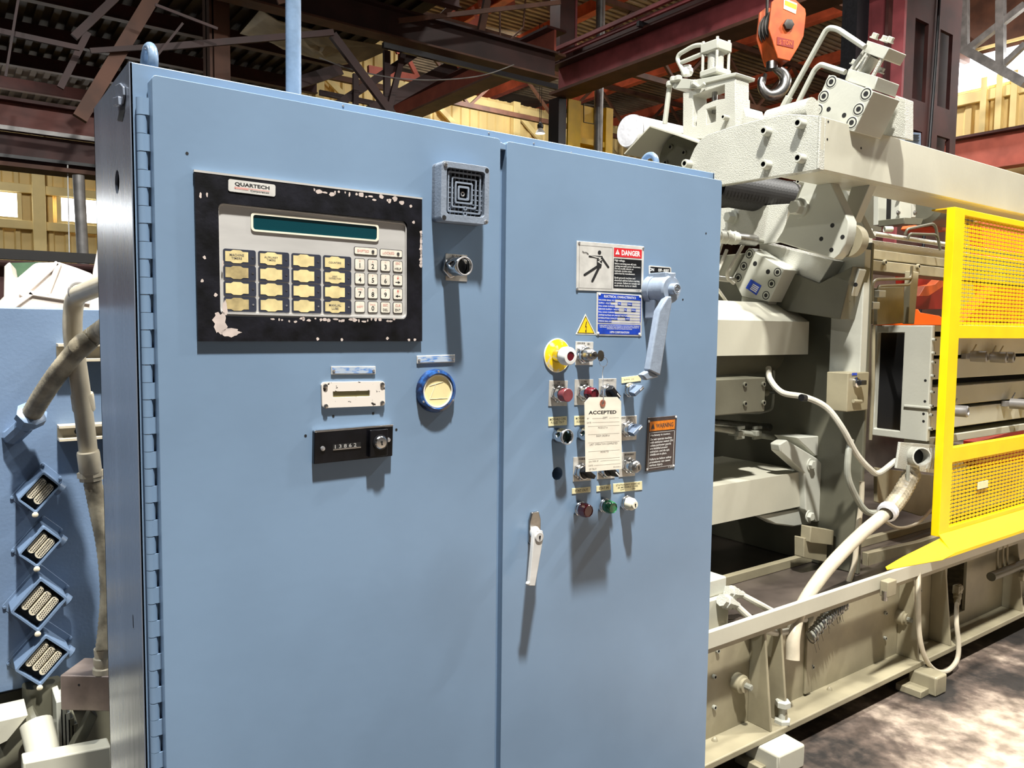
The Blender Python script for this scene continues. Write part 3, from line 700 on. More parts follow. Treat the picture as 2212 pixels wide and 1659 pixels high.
# ================================================================ things mounted on the doors
class Face:
    """a flat rectangle on a plane y = const from its pixel corners tl, tr, br, bl"""
    def __init__(s, tl, tr, br, bl, y):
        p = ats((tl, tr, br, bl), 'y', y); s.y = y
        s.ex = ((p[1]-p[0])+(p[2]-p[3]))/2; s.ey = ((p[3]-p[0])+(p[2]-p[1]))/2
        s.o = (p[0]+p[1]+p[2]+p[3])/4-s.ex/2-s.ey/2
        s.w, s.h = s.ex.length, s.ey.length
        s.xd = s.ex.normalized(); s.up = V((-s.xd.z, 0, s.xd.x))
    def pt(s, u, v, d=0.0): return s.o+s.ex*u+s.ey*v+V((0, -d, 0))
    def loop(s, L, d=0.0): return [s.pt(u, v, d) for u, v in L]
    def rect(s, u0, v0, u1, v1): return [(u0, v0), (u1, v0), (u1, v1), (u0, v1)]
    def rr(s, u0, v0, u1, v1, r):   # rounded rectangle in metres of radius r
        q = rrect(u0*s.w, v0*s.h, u1*s.w, v1*s.h, r); return [(a/s.w, b/s.h) for a, b in q]
    def slab(s, m, L, d0, d1): m.prism(s.loop(L, d0), (0, -(d1-d0), 0)); return m
    def text(s, m, body, u, v, d, **k):
        d = d-.0002 if d > .0005 else .00012
        if 'w' in k: k['w'] *= s.w
        if 'h' in k: k['h'] *= s.h
        m.text(body, s.pt(u, v, d), s.xd, s.up, **k); return m
def door_pt(px, py, d=0.0): p = at(px, py, 'y', YD); return V((p.x, YD-d, p.z))
def screw(p, r=.0032, parent=None, name='screw', material='screw'):
    m = MB().lathe(p, -Y, [(r, 0), (r*.9, r*.45), (r*.3, r*.6), (0, r*.6)], 14)
    return m.build(name, material, parent)

# ---- operator panel
Fp = Face((420, 370), (912, 429), (912, 737.5), (428, 737), -.006)
pan = thing('operator_panel', 'membrane keypad operator panel with teal display in a chipped black frame', 'control panel', Fp.pt(.5, 1))
Fi = Face((470, 438), (875.5, 483), (876.5, 689), (473, 678), -.001)
def to_f(F, p): d = p-F.o; return (d.dot(F.ex)/F.w**2, d.dot(F.ey)/F.h**2)
u0, v0 = to_f(Fp, Fi.pt(0, 0)); u1, v1 = to_f(Fp, Fi.pt(1, 1))
m = MB()
inner = Fp.rr(u0, v0, u1, v1, .008)
m.plate(Fp.o, Fp.ex, Fp.ey, Fp.rect(0, 0, 1, 1), [inner], (0, .0058, 0))
m.build('frame', 'black_frame', pan, label='black frame with paint chipped to bare metal at its edges')
MB().prism([Fp.pt(-.002, -.009, .0004), Fp.pt(1.001, -.007, .0004), Fp.pt(1.001, .004, .0004), Fp.pt(-.002, .004, .0004)], (0, .005, 0)).build('top_edge', 'alu', pan)
def chips(spec, name='paint_chip'):
    for uu, vv, ru, rv, n in spec:
        L = [(uu+ru*math.cos(2*math.pi*k/n)*random.uniform(.6, 1.1), vv+rv*math.sin(2*math.pi*k/n)*random.uniform(.6, 1.1)) for k in range(n)]
        m = MB(); m.face([m.bm.verts.new(Fp.pt(max(.0005, min(.9995, a)), max(.001, min(.999, b)), .0003)) for a, b in L]); m.build(name, 'chip', pan)
sp = [(.085, .885, .03, .075, 17), (.125, .945, .045, .03, 17), (.105, .80, .012, .05, 13), (.045, .13, .004, .015, 9), (.02, .14, .006, .02, 9), (.10, .53, .004, .03, 9)]
for i in range(26):
    sp.append((.30+.028*i*.8+random.uniform(-.01, .01), .868-.0006*i+random.uniform(-.012, .010), random.uniform(.004, .016), random.uniform(.006, .016), 9))
for i in range(18): sp.append((.48+.024*i+random.uniform(-.01, .01), .028+random.uniform(-.01, .02), random.uniform(.004, .018), random.uniform(.006, .022), 9))
for i in range(12): sp.append((.994, .24+.02*i+random.uniform(-.01, .01), random.uniform(.004, .012), .018, 9))
for u, v in ((.49, .985), (.82, .98), (.60, .99), (.93, .99), (.96, .99), (.03, .5), (.07, .72), (.02, .64), (.94, .06), (.955, .17)): sp.append((u, v, .008, .012, 9))
chips(sp)
MB().prism(Fi.loop(Fi.rr(-.012, -.016, 1.012, 1.02, .008)), (0, .0009, 0)).build('faceplate', 'alu', pan, label='brushed metal faceplate with soiled keys')
m = MB(); m.plate(Fi.o, Fi.ex, Fi.ey, Fi.rr(-.002, -.002, 1.003, 1.004, .009), [Fi.rr(.004, .012, .996, .985, .008)], (0, -.003, 0)); m.build('faceplate_rim', 'alu', pan, bevel=.0006)
Fd = Face((541.7, 457.7), (817.6, 485.5), (817.8, 522), (541.7, 499.5), -.0015)
m = MB(); m.plate(Fd.o, Fd.ex, Fd.ey, Fd.rr(0, 0, 1, 1, .006), [Fd.rr(.016, .12, .984, .90, .004)], (0, -.0012, 0)); dsp = m.build('display_border', 'cream', pan)
MB().prism(Fd.loop(Fd.rr(.012, .10, .988, .92, .004), -.0003), (0, .0006, 0)).build('display_screen', 'lcd', dsp)
# function keys, 4 x 4
xa = at(482.5, 603, 'y', -.0012).x; wK = at(553, 603, 'y', -.0012).x-xa; pX = (at(698, 612, 'y', -.0012).x-xa)/3
zt = at(482, 536.5, 'y', -.0012).z; pZ = (zt-at(484.5, 640.5, 'y', -.0012).z)/3; hK = zt-at(484, 569, 'y', -.0012).z
texts = {(0, 0): 'MACHINE\nTIMERS', (0, 1): 'AUXILIARY\nTIMERS', (0, 3): 'COUNTERS', (1, 3): 'RESET\nDISTRIBUTION', (3, 3): 'MANUAL\nLUBE'}
for r in range(4):
    for c in range(4):
        x = xa+c*pX; z = zt-r*pZ; y = -.0012
        k = MB(); k.prism([(a, y, b) for a, b in rrect(x, z-hK, x+wK, z, .0035, 4)], (0, -.0006, 0))
        key = k.build('function_key', 'key_navy', pan)
        wx0, wx1, wz0, wz1 = x+wK*.06, x+wK*.76, z-hK*.84, z-hK*.16
        cx = (wx0+wx1)/2; hw = wK*.19
        L = [(wx0, wz0), (cx-hw, wz0), (cx-hw*.6, wz0-hK*.10), (cx+hw*.6, wz0-hK*.10), (cx+hw, wz0), (wx1, wz0), (wx1, wz1), (cx+hw, wz1), (cx+hw*.6, wz1+hK*.10), (cx-hw*.6, wz1+hK*.10), (cx-hw, wz1), (wx0, wz1)]
        k = MB(); k.prism([(a, y-.0007, b) for a, b in L], (0, -.0002, 0)); k.build('key_window', 'key_dirty' if (r, c) in ((1, 0), (3, 0)) else 'key_yellow', key)
        k = MB(); k.cyl((x+wK*.90, y-.0007, z-hK*.5), (x+wK*.90, y-.0010, z-hK*.5), .0016, seg=10); k.build('key_light', 'screw' if r == 3 else 'key_rim', key)
        if (r, c) in texts:
            k = MB(); k.text(texts[(r, c)], (cx, y-.0011, (wz0+wz1)/2), X, Z, w=(wx1-wx0)*.62, bold=.01); k.build('key_lettering', 'ink_soft', key)
# numeric keys
xa = at(765.5, 570, 'y', -.0012).x; wN = at(788, 570, 'y', -.0012).x-xa; pX = (at(848.3, 576, 'y', -.0012).x-xa)/3
zt = at(765.5, 557.3, 'y', -.0012).z; pZ = (zt-at(767, 649.7, 'y', -.0012).z)/3; hN = zt-at(766, 583, 'y', -.0012).z
def arrow(m, cx, y, cz, d, L):
    dx, dz = d; px, pz = -dz, dx; w = L*.13
    pts = [(-L/2, -w*.5), (0, -w*.5), (0, -w*2), (L/2, 0), (0, w*2), (0, w*.5), (-L/2, w*.5)]
    m.face([m.bm.verts.new((cx+a*dx+b*px, y, cz+a*dz+b*pz)) for a, b in pts])
nums = [['1', '2', '3', 'HELP'], ['4', '5', '6', '>'], ['7', '8', '9', '<'], ['SHIFT', '0', 'DEL', 'ENT']]
tops = [['A', 'B', 'C', 'ESC'], ['D', 'E', 'F', 'v'], ['MODE', 'G', 'H', '^'], ['', 'SPACE', 'ESC', 'CLR']]
def keycap(x, z, w, h, name):
    k = MB(); k.prism([(a, -.0012, b) for a, b in rrect(x, z-h, x+w, z, .003, 4)], (0, -.0006, 0)); key = k.build(name, 'key_rim', pan)
    k = MB(); k.prism([(a, -.0019, b) for a, b in rrect(x+.0011, z-h+.0011, x+w-.0011, z-.0011, .0024, 4)], (0, -.0003, 0)); k.build('key_face', 'key_white', key); return key
for r in range(4):
    for c in range(4):
        x = xa+c*pX; z = zt-r*pZ; key = keycap(x, z, wN, hN, 'numeric_key'); cx = x+wN/2
        k = MB(); s = nums[r][c]
        if s in '<>': arrow(k, cx, -.0024, z-hN*.68, (1 if s == '>' else -1, 0), wN*.5)
        elif s == 'SHIFT': pass
        else: k.text(s, (cx, -.0024, z-hN*(.60 if len(s) == 1 else .70)), X, Z, h=hN*(.40 if len(s) == 1 else .20), bold=.01)
        if s != 'SHIFT': k.build('key_symbol', 'ink', key)
        k = MB(); t = tops[r][c]
        if t in 'v^' and t: arrow(k, cx, -.0024, z-hN*.28, (0, 1 if t == '^' else -1), hN*.34)
        elif s == 'SHIFT': k.text('SHIFT', (cx, -.0024, z-hN*.5), X, Z, w=wN*.62)
        else: k.text(t, (cx, -.0024, z-hN*(.22 if len(t) < 3 or r < 3 else .30)), X, Z, h=hN*(.12 if len(t) != 3 else .2))
        k.build('key_legend', 'ink_red' if t in 'v^' and t else 'ink_pink', key)
for (l, t, rr, b, word) in ((764.5, 532, 814.8, 551.5, 'SHIFTED'), (820, 537, 869, 556, 'LOCKED')):
    p0 = at(l, t, 'y', -.0012); p1 = at(rr, b+1.5, 'y', -.0012)
    key = keycap(p0.x, p0.z, p1.x-p0.x, p0.z-p1.z, 'status_light'); w = p1.x-p0.x; zc = (p0.z+p1.z)/2
    k = MB(); k.text(word, (p0.x+w*.38, -.0024, zc), X, Z, w=w*.5); k.build('key_legend', 'ink_pink', key)
    k = MB(); k.cyl((p0.x+w*.80, -.0021, zc), (p0.x+w*.80, -.0030, zc), .0026, seg=14); k.build('indicator', 'key_rim', key)
Fl = Face((493, 386), (595, 399.5), (594.5, 425), (493, 413), -.0064)
m = MB(); Fl.slab(m, Fl.rr(0, 0, 1, 1, .003), 0, .0005); lg = m.build('maker_plate', 'sign_silver', pan, label='pale maker plate on the frame')
m = MB(); Fl.text(m, 'QUARTECH', .50, .36, .0008, w=.74, h=.36, bold=.035); Fl.text(m, 'Corporation', .66, .78, .0008, w=.40, h=.20, bold=.02); m.build('lettering', 'ink', lg)
m = MB()
for a, b, c, d in ((.13, .58, .87, .61), (.13, .58, .15, .72), (.13, .70, .42, .73), (.15, .64, .42, .68), (.45, .64, .87, .66)): m.face([m.bm.verts.new(p) for p in Fl.loop(Fl.rect(a, b, c, d), .0008)])
m.build('red_stripes', 'ink_pink', lg)

# ---- alarm horn
Fh = Face((953, 346), (1059, 361), (1055, 486), (953.5, 476), -.033)
horn = thing('alarm_horn', 'square grey alarm horn with concentric grille', 'alarm horn', (Fh.pt(.5, .5).x, 0, Fh.pt(.5, 1).z))
m = MB(); m.prism(Fh.loop(Fh.rr(0, 0, 1, 1, .008), -.0225), (0, .0105, 0)); m.build('back_box', 'horn', horn)
m = MB(); m.plate(Fh.o, Fh.ex, Fh.ey, Fh.rr(0, 0, 1, 1, .008), [Fh.rr(.11, .10, .90, .88, .006)], (0, .0325, 0)); m.build('housing', 'horn', horn, bevel=.003)
MB().prism(Fh.loop(Fh.rr(.09, .09, .92, .9, .005), -.016), (0, .003, 0)).build('grille_back', 'dark', horn)
gc = (.5, .49)
for i, (a, w) in enumerate(((.345, .028), (.26, .028), (.185, .030), (.12, .034))):
    m = MB(); m.plate(Fh.o+V((0, .004+.002*i*.5, 0)), Fh.ex, Fh.ey, Fh.rr(gc[0]-a, gc[1]-a, gc[0]+a, gc[1]+a, .003), [Fh.rr(gc[0]-a+w, gc[1]-a+w, gc[0]+a-w, gc[1]+a-w, .002)], (0, .004, 0)); m.build('grille_ring', 'horn', horn, bevel=.0006)
m = MB()
for i in range(-3, 4):
    t = .5+i*.085
    for L in (Fh.rect(.11, t-.008, .30, t+.008), Fh.rect(.70, t-.008, .90, t+.008), Fh.rect(t-.007, .10, t+.007, .30), Fh.rect(t-.007, .68, t+.007, .88)): m.prism(Fh.loop(L, -.009), (0, .003, 0))
m.build('grille_ribs', 'horn', horn)
for u, v in ((.5, .755), (.5, .845)):
    MB().lathe(Fh.pt(u, v, -.003), -Y, [(.004, 0), (.004, .002), (.0022, .002), (.002, -.001)], 12, cap=False).build('grille_boss', 'horn', horn)
m = MB(); m.torus(Fh.pt(.5, .5, -.011), Y, .0035, .0014, 16, 8); m.build('sound_nozzle', 'screw', horn)
for u, v, kk in ((.075, .06, 1), (.94, .065, 0), (.065, .945, 0), (.935, .955, 1)):
    if kk:
        o = screw(Fh.pt(u, v, .0), .0042, horn)
        m = MB(); p = Fh.pt(u, v, .0029); m.box(p.x-.003, p.x+.003, p.y-.0002, p.y, p.z-.0004, p.z+.0004); m.box(p.x-.0004, p.x+.0004, p.y-.0002, p.y, p.z-.003, p.z+.003); m.build('cross_slot', 'dark', o)
    else: MB().cyl(Fh.pt(u, v, .0004), Fh.pt(u, v, -.002), .0042, seg=14).build('screw_hole', 'dark', horn)

# ---- buttons
def legend(parent, tl, tr, br, bl, text=None, material='label_grey', d0=0.0, d1=.0012, ink='ink', tw=.8, th=None, tv=.25, tilt=0):
    F = Face(tl, tr, br, bl, YD)
    m = MB(); F.slab(m, F.rect(0, 0, 1, 1), d0, d1); o = m.build('legend_plate', material, parent, bevel=.0004)
    if text:
        m = MB(); k = dict(w=tw)
        if th: k['h'] = th
        F.text(m, text, .5, tv, d1+.0003, bold=.012, **k); m.build('lettering', ink, o)
    return o
def bezel(t, p, r=.0155, h=.020, nut=True, material='chrome'):
    p = V((p.x, YD, p.z))
    if nut: MB().lathe(p, -Y, [(r*1.22, 0), (r*1.22, .006), (r*1.12, .007)], 6, phase=.3).build('lock_nut', 'chrome', t, bevel=.0006)
    MB().lathe(p, -Y, [(r*1.08, .004), (r*1.08, .008), (r, .0095), (r, h-.001), (r*.95, h), (r*.86, h), (r*.86, h-.003)], 28, cap=False).build('bezel', material, t)
def cap(t, p, kind, r, h0, h1, material, name):
    p = V((p.x, YD, p.z)); L = h1-h0
    if kind == 'flat': prof, seg = [(r, h0), (r, h1-.0012), (r*.93, h1), (0, h1)], 28
    elif kind == 'facet': prof, seg = [(r, h0), (r*1.02, h0+L*.35), (r*.92, h0+L*.9), (r*.80, h1), (r*.78, h1), (r*.74, h1-.0015), (0, h1-.0015)], 10
    elif kind == 'cone': prof, seg = [(r, h0), (r*.97, h0+L*.55), (r*.82, h0+L*.72), (r*.64, h0+L*.80), (r*.62, h1-.001), (r*.55, h1), (0, h1)], 28
    return MB().lathe(p, -Y, prof, seg).build(name, material, t)
def keyhole(t, p, d, s=.0042):
    m = MB(); m.cyl((p.x, -d, p.z+s*.35), (p.x, -d-.0004, p.z+s*.35), s*.5, seg=12); m.prism([(p.x-s*.22, -d, p.z), (p.x+s*.28, -d, p.z), (p.x+s*.6, -d, p.z-s*1.1), (p.x-s*.1, -d, p.z-s*1.1)], (0, -.0004, 0)); m.build('keyhole', 'dark', t)
def lever(t, p, ang, material, h0=.018, h1=.036, L=.030, w=.0105, flag='white_ink'):
    d = V((math.cos(ang), 0, math.sin(ang))); n = V((-d.z, 0, d.x)); p = V((p.x, 0, p.z))
    m = MB(); m.cyl(p-Y*(h0-.004), p-Y*(h0+.003), .0128, seg=24)
    def sec(k, wk, h): return [p-d*L*.5*k-n*wk/2-Y*h, p+d*L*.5*k-n*wk/2-Y*h, p+d*L*.5*k+n*wk/2-Y*h, p-d*L*.5*k+n*wk/2-Y*h]
    a, b = sec(.92, w*1.25, h0), sec(1.06, w*.8, h1)
    va = [m.bm.verts.new(q) for q in a]; vb = [m.bm.verts.new(q) for q in b]
    m.face(va); m.face(vb[::-1])
    for i in range(4): m.face([va[i], va[(i+1) % 4], vb[(i+1) % 4], vb[i]])
    o = m.build('lever', material, t, bevel=.0014)
    q = [p+d*L*.08-n*w*.12, p+d*L*.48-n*w*.12, p+d*L*.48+n*w*.12, p+d*L*.08+n*w*.12]
    MB().prism([v-Y*(h1+.0001) for v in q], (0, -.0004, 0)).build('pointer_line', flag, o)
def guard_tube(t, p, r, h, material='chrome'):
    p = V((p.x, 0, p.z)); m = MB(); n = 36
    # a cup whose wall is cut by oval windows: rows of quads with some left out
    rows = [.004, h*.45, h*.52, h*.72, h*.80, h]
    for i in range(len(rows)-1):
        for k in range(n):
            gap = (i == 2 and (k % 12) in (0, 1, 2, 3)) or (i in (1, 3) and (k % 12) in (1, 2))
            if gap: continue
            q = []
            for kk, hh in ((k, rows[i]), (k+1, rows[i]), (k+1, rows[i+1]), (k, rows[i+1])):
                a = 2*math.pi*kk/n+.4; q.append(m.bm.verts.new(p+V((r*math.cos(a), -hh, r*math.sin(a)))))
            m.face(q)
    bmesh.ops.remove_doubles(m.bm, verts=m.bm.verts, dist=1e-5)
    o = m.build('guard_ring', material, t)
    s = o.modifiers.new('wall', 'SOLIDIFY'); s.thickness = .0022; s.offset = -1
    MB().torus(p-Y*h, Y, r-.0011, .0014, 36, 8).build('guard_lip', 'screw', t)
def scrawl(t, tl, tr, br, bl, rows, ink='ink_soft'):
    F = Face(tl, tr, br, bl, YD); m = MB()
    for v, a, b in rows:
        u = a
        while u < b:
            w = random.uniform(.03, .09); m.face([m.bm.verts.new(p) for p in F.loop([(u, v-.035), (min(b, u+w), v-.035), (min(b, u+w), v+.035), (u, v+.035)], .0016)]); u += w+.03
    m.build('worn_lettering', ink, t)
def btn(name, label, cat, px, py): return thing(name, label, cat, door_pt(px, py))
# alarm reset on the left door
P = door_pt(972, 578); t = btn('push_button', 'chrome guarded alarm reset button with black cap below the alarm horn', 'push button', 972, 578)
legend(t, (962, 548), (1009, 551), (1008, 609), (962, 605), 'ALARM\nACK./RESET', tw=.74, th=.2, tv=.13)
MB().lathe(P, -Y, [(.0205, .001), (.0205, .008), (.019, .009)], 6, phase=.3).build('lock_nut', 'chrome', t, bevel=.0006)
guard_tube(t, P, .0168, .050); cap(t, P, 'flat', .0140, .004, .034, 'black', 'button_cap')
# emergency stop with the yellow ring
P = door_pt(1203, 768); t = btn('emergency_stop_button', 'white mushroom stop button on a worn yellow ring plate', 'push button', 1203, 768)
MB().lathe(P, -Y, [(.0345, 0), (.0345, .0018), (.033, .0024), (.014, .0024)], 40, cap=False).build('ring_plate', 'yellow_ring', t)
MB().torus(P-Y*.001, Y, .0337, .0016, 40, 8).build('ring_edge', 'cream', t)
MB().lathe(P, -Y, [(.0150, .002), (.0150, .018), (.0128, .020), (.0128, .026)], 28).build('neck', 'chrome', t)
MB().lathe(P, -Y, [(.0125, .022), (.0185, .024), (.0192, .031), (.0182, .040), (.0160, .0435), (.0096, .0440), (.0094, .042)], 36, cap=False).build('mushroom_head', 'white', t)
MB().lathe(P, -Y, [(.0098, .042), (.0094, .0428), (0, .0432)], 28).build('red_insert', 'lens_red', t)
# key switch with key
P = door_pt(1257, 766); t = btn('key_switch', 'key switch with a key and ring, right of the white mushroom button', 'switch', 1257, 766)
legend(t, (1243, 738), (1281, 738), (1280, 789), (1242, 788), material='sign_silver')
scrawl(t, (1243, 738), (1281, 738), (1280, 789), (1242, 788), [(.07, .1, .5), (.09, .66, .8)])
bezel(t, P, .0165, .016); cap(t, P, 'cone', .0140, .014, .040, 'steel', 'lock_cylinder')
K = V((P.x, -.040, P.z))
m = MB()
for a, b, c, d in ((0, .012, .003, .003),): m.prism([K+V((-.0008, 0, -c)), K+V((-.0008, -b, -c)), K+V((-.0008, -b, d)), K+V((-.0008, 0, d))], (.0016, 0, 0))
bow = [(.010, -.005), (.013, -.011), (.020, -.012), (.026, -.008), (.028, 0), (.026, .008), (.020, .011), (.013, .010), (.010, .005)]
m.prism([K+V((-.0009, -a, b)) for a, b in bow], (.0018, 0, 0)); key = m.build('key', 'wire', t, bevel=.0004)  # silver key given a dark metal colour for its dark reflection
m = MB(); m.torus(K+V((.002, -.024, -.013)), V((1, .35, 0)), .0095, .0007, 24, 6); m.build('key_ring', 'chrome', key)
ringp = K+V((.002, -.025, -.022))
# illuminated and plain buttons, second row
P = door_pt(1203, 851); t = btn('push_button', 'dull red flat push button under the DIE OBSTRUCTED legend', 'push button', 1203, 851)
legend(t, (1186, 822), (1226, 822), (1224, 877), (1184, 877), 'DIE\nOBSTRUCTED', tw=.66, th=.17, tv=.14)
bezel(t, P, .0152, .020); cap(t, P, 'flat', .0138, .018, .036, 'cap_red', 'button_cap')
P = door_pt(1258, 848); t = btn('pilot_light', 'dark red faceted pilot light under the LUBE ALARM legend', 'pilot light', 1258, 848)
legend(t, (1241, 820), (1281, 819), (1280, 874), (1240, 875), 'LUBE\nALARM', tw=.42, th=.17, tv=.14)
bezel(t, P, .0152, .022); cap(t, P, 'facet', .0135, .020, .040, 'lens_red', 'lens')
P = door_pt(1307, 846); t = btn('selector_switch', 'black selector switch just above the paper tag, legend MOVABLE EXT', 'switch', 1307, 846)
legend(t, (1293, 818), (1331, 817), (1330, 872), (1292, 873), 'MOVABLE EXT', tw=.66, tv=.08)
bezel(t, P, .0152, .018); lever(t, P, math.radians(-42), 'black', flag='white_ink')
P = door_pt(1356, 842); t = btn('selector_switch', 'blue-grey selector knob below the foot of the big disconnect handle', 'switch', 1356, 842)
legend(t, (1342, 815), (1384, 810), (1384, 823), (1342, 828), material='label_cream')
scrawl(t, (1342, 815), (1384, 810), (1384, 823), (1342, 828), [(.45, .12, .42), (.5, .5, .62)])
bezel(t, P, .0145, .017, nut=False); lever(t, P, math.radians(32), 'knob_blue')
# third row
P = door_pt(1203, 940); t = btn('push_button', 'chrome guarded button with dark green cap under the MOVEABLE CORE PULLED OUT tape', 'push button', 1203, 940)
legend(t, (1184, 901), (1224, 899), (1224, 918), (1184, 921), 'MOVEABLE CORE\nPULLED "OUT"', material='label_cream', tw=.86, th=.62, tv=.45)
guard_tube(t, P, .0158, .034); cap(t, P, 'flat', .0135, .004, .022, 'green_dark', 'button_cap')
P = door_pt(1256, 937); t = btn('push_button', 'chrome guarded button half hidden behind the left edge of the paper tag', 'push button', 1256, 937)
legend(t, (1240, 899), (1282, 896), (1282, 916), (1240, 919), 'MOVEABLE CORE\nFORWARD "IN"', material='label_cream', tw=.86, th=.62, tv=.45)
guard_tube(t, P, .0158, .034); cap(t, P, 'flat', .0135, .004, .022, 'green_dark', 'button_cap')
P = door_pt(1352, 926); t = btn('selector_switch', 'blue-grey selector knob right of the paper tag beside the orange warning plate', 'switch', 1352, 926)
legend(t, (1334, 900), (1375, 897), (1374, 950), (1333, 952), 'OFF   EJECT\n           IN', tw=.66, th=.16, tv=.13)
bezel(t, P, .0155, .020); lever(t, P, math.radians(35), 'knob_blue', h0=.020, h1=.038)
# fourth row
P = door_pt(1252, 1018); t = btn('selector_switch', 'black selector switch under the lower left corner of the paper tag', 'switch', 1252, 1018)
legend(t, (1238, 988), (1277, 985), (1276, 1038), (1237, 1040))
scrawl(t, (1238, 988), (1277, 985), (1276, 1038), (1237, 1040), [(.09, .3, .8)])
bezel(t, P, .0158, .018); lever(t, P, math.radians(-35), 'black', flag='black')
P = door_pt(1304, 1013); t = btn('selector_switch', 'black selector switch mostly hidden behind the bottom of the paper tag', 'switch', 1304, 1013)
legend(t, (1290, 985), (1328, 982), (1327, 1033), (1289, 1035))
bezel(t, P, .0158, .018); lever(t, P, math.radians(-42), 'black')
P = door_pt(1355, 1005); t = btn('key_lock_switch', 'silver key lock right of the bottom of the paper tag', 'switch', 1355, 1005)
legend(t, (1338, 978), (1373, 975), (1371, 1028), (1336, 1030))
scrawl(t, (1338, 978), (1373, 975), (1371, 1028), (1336, 1030), [(.1, .3, .85)])
bezel(t, P, .0155, .020); cap(t, P, 'cone', .0142, .018, .036, 'steel', 'lock_cylinder'); keyhole(t, P, .0361)
# fifth row
P = door_pt(1250, 1098); t = btn('pilot_light', 'dark red faceted lens under the STAT OUT tape, bottom row', 'pilot light', 1250, 1098)
legend(t, (1235, 1055), (1275, 1051), (1275, 1063), (1235, 1067), 'STAT OUT', material='label_cream', tw=.7, th=.45, tv=.5)
bezel(t, P, .0148, .014, nut=False); cap(t, P, 'facet', .0150, .013, .033, 'lens_red', 'lens')
P = door_pt(1302, 1091); t = btn('pilot_light', 'green lens pilot light in the bottom row', 'pilot light', 1302, 1091)
legend(t, (1288, 1050), (1319, 1046), (1319, 1058), (1288, 1062), 'STAT IN', material='label_cream', tw=.66, th=.45, tv=.5)
bezel(t, P, .0150, .014, nut=False); cap(t, P, 'facet', .0140, .013, .034, 'lens_green', 'lens')
P = door_pt(1349, 1085); t = btn('key_lock_switch', 'beige key lock at the right end of the bottom row', 'switch', 1349, 1085)
legend(t, (1323, 1045), (1387, 1039), (1386, 1058), (1325, 1064), 'STATIONARY CORE AS\n#2 MOVABLE CORE\nOFF            ON', material='label_cream', tw=.82, th=.72, tv=.5)
bezel(t, P, .0155, .014, nut=False); cap(t, P, 'cone', .0142, .012, .034, 'cream', 'lock_cylinder'); keyhole(t, P, .0341)

# ---- paper tag hanging from the key ring
TY = -.075
tg = thing('paper_tag', 'cream paper ACCEPTED tag hanging in front of the push buttons', 'tag', at(1303, 1016, 'y', TY))
Ft = Face((1263, 860), (1341, 856), (1344, 1014.5), (1264.5, 1018), TY)
m = MB(); L = [(0, .075), (.13, .0), (.90, .0), (1, .06), (1, 1), (0, 1)]
m.plate(Ft.o, Ft.ex, Ft.ey, L, [[(.485+.045*math.cos(k*.5236), .082+.022*math.sin(k*.5236)) for k in range(12)]], (0, .0006, 0))
card = m.build('card', 'paper', tg)
MB().lathe(Ft.pt(.485, .082, -.0001), -Y, [(.0028, 0), (.0028, .0012), (.0075, .0012), (.0078, 0)], 22, cap=False).build('eyelet', 'copper', tg)
m = MB(); Ft.text(m, 'ACCEPTED', .485, .205, .0004, w=.76, h=.048, bold=.03); m.build('heading', 'ink', card)
m = MB()
for s, u, v, w in (('BY', .09, .285, .05), ('DEPT', .55, .28, .13), ('DATE', .11, .34, .11), ('PRODUCT #', .48, .415, .26), ('SHOP ORDER #', .48, .525, .36), ('LAST OPERATION COMPLETED', .50, .635, .76), ('MOVE TO', .52, .745, .22), ('Q.A. MGR. BY', .22, .865, .27), ('DATE', .14, .92, .11), ('QF 736-01', .19, .97, .2), ('RPC-M1049-10', .86, .965, .2)):
    Ft.text(m, s, u, v, .0004, w=w)
for v, a, b in ((.285, .2, .5), (.285, .66, .93), (.34, .2, .94), (.39, .08, .94), (.50, .08, .94), (.61, .08, .94), (.73, .08, .94), (.835, .08, .94), (.868, .4, .94), (.922, .22, .96)):
    m.face([m.bm.verts.new(p) for p in Ft.loop(Ft.rect(a, v-.0012, b, v+.0012), .00012)])
m.build('print', 'ink_soft', card)
w0 = Ft.pt(.485, .082, .0); m = MB(); a = ringp
m.tube(smooth_path([a+V((0, 0, 0)), a+V((.0006, .003, -.012)), (a+w0)/2+V((-.002, 0, .004)), w0+V((0, -.0015, .012)), w0], 6), .0006, 6)
m.tube(smooth_path([a+V((.001, 0, 0)), a+V((-.0006, .002, -.013)), (a+w0)/2+V((.001, 0, .004)), w0+V((.0015, -.0015, .010)), w0], 6), .0006, 6)
m.build('tie_wire', 'screw', tg)

# ---- big disconnect handle
P = door_pt(1401, 641); t = thing('disconnect_switch', 'grey rotary main disconnect with long lever handle', 'switch', P)
Fn = Face((1401, 573), (1449, 577.5), (1449, 607), (1401, 604), YD)
m = MB(); m.plate(Fn.o, Fn.ex, Fn.ey, Fn.rr(0, 0, 1, 1, .004), [Fn.rr(.05, .08, .95, .92, .003)], (0, -.0016, 0)); o = m.build('plate_border', 'sign_silver', t)
m = MB(); Fn.slab(m, Fn.rr(.03, .05, .97, .95, .003), 0, .0010); m.build('position_plate', 'sign_black', o)
m = MB(); Fn.text(m, 'ON', .13, .28, .0013, h=.22, bold=.03); Fn.text(m, 'OFF - RESET', .66, .28, .0013, w=.5, h=.22, bold=.03); m.build('lettering', 'white_ink', o)
H = at(1453, 625, 'y', -.064)
o2 = V((H.x, 0, H.z))
MB().lathe(o2, -Y, [(.0325, 0), (.0325, .018), (.0305, .0185), (.0300, .058), (.027, .062), (0, .063)], 36).build('housing', 'cast_blue', t)
m = MB(); m.obox(o2+V((.002, -.030, .030)), X*.016, Y*.026, Z*.007); m.obox(o2+V((.000, -.058, .018)), X*.0055, Y*.005, Z*.017); m.build('lock_bracket', 'cast_blue', t, bevel=.0015)
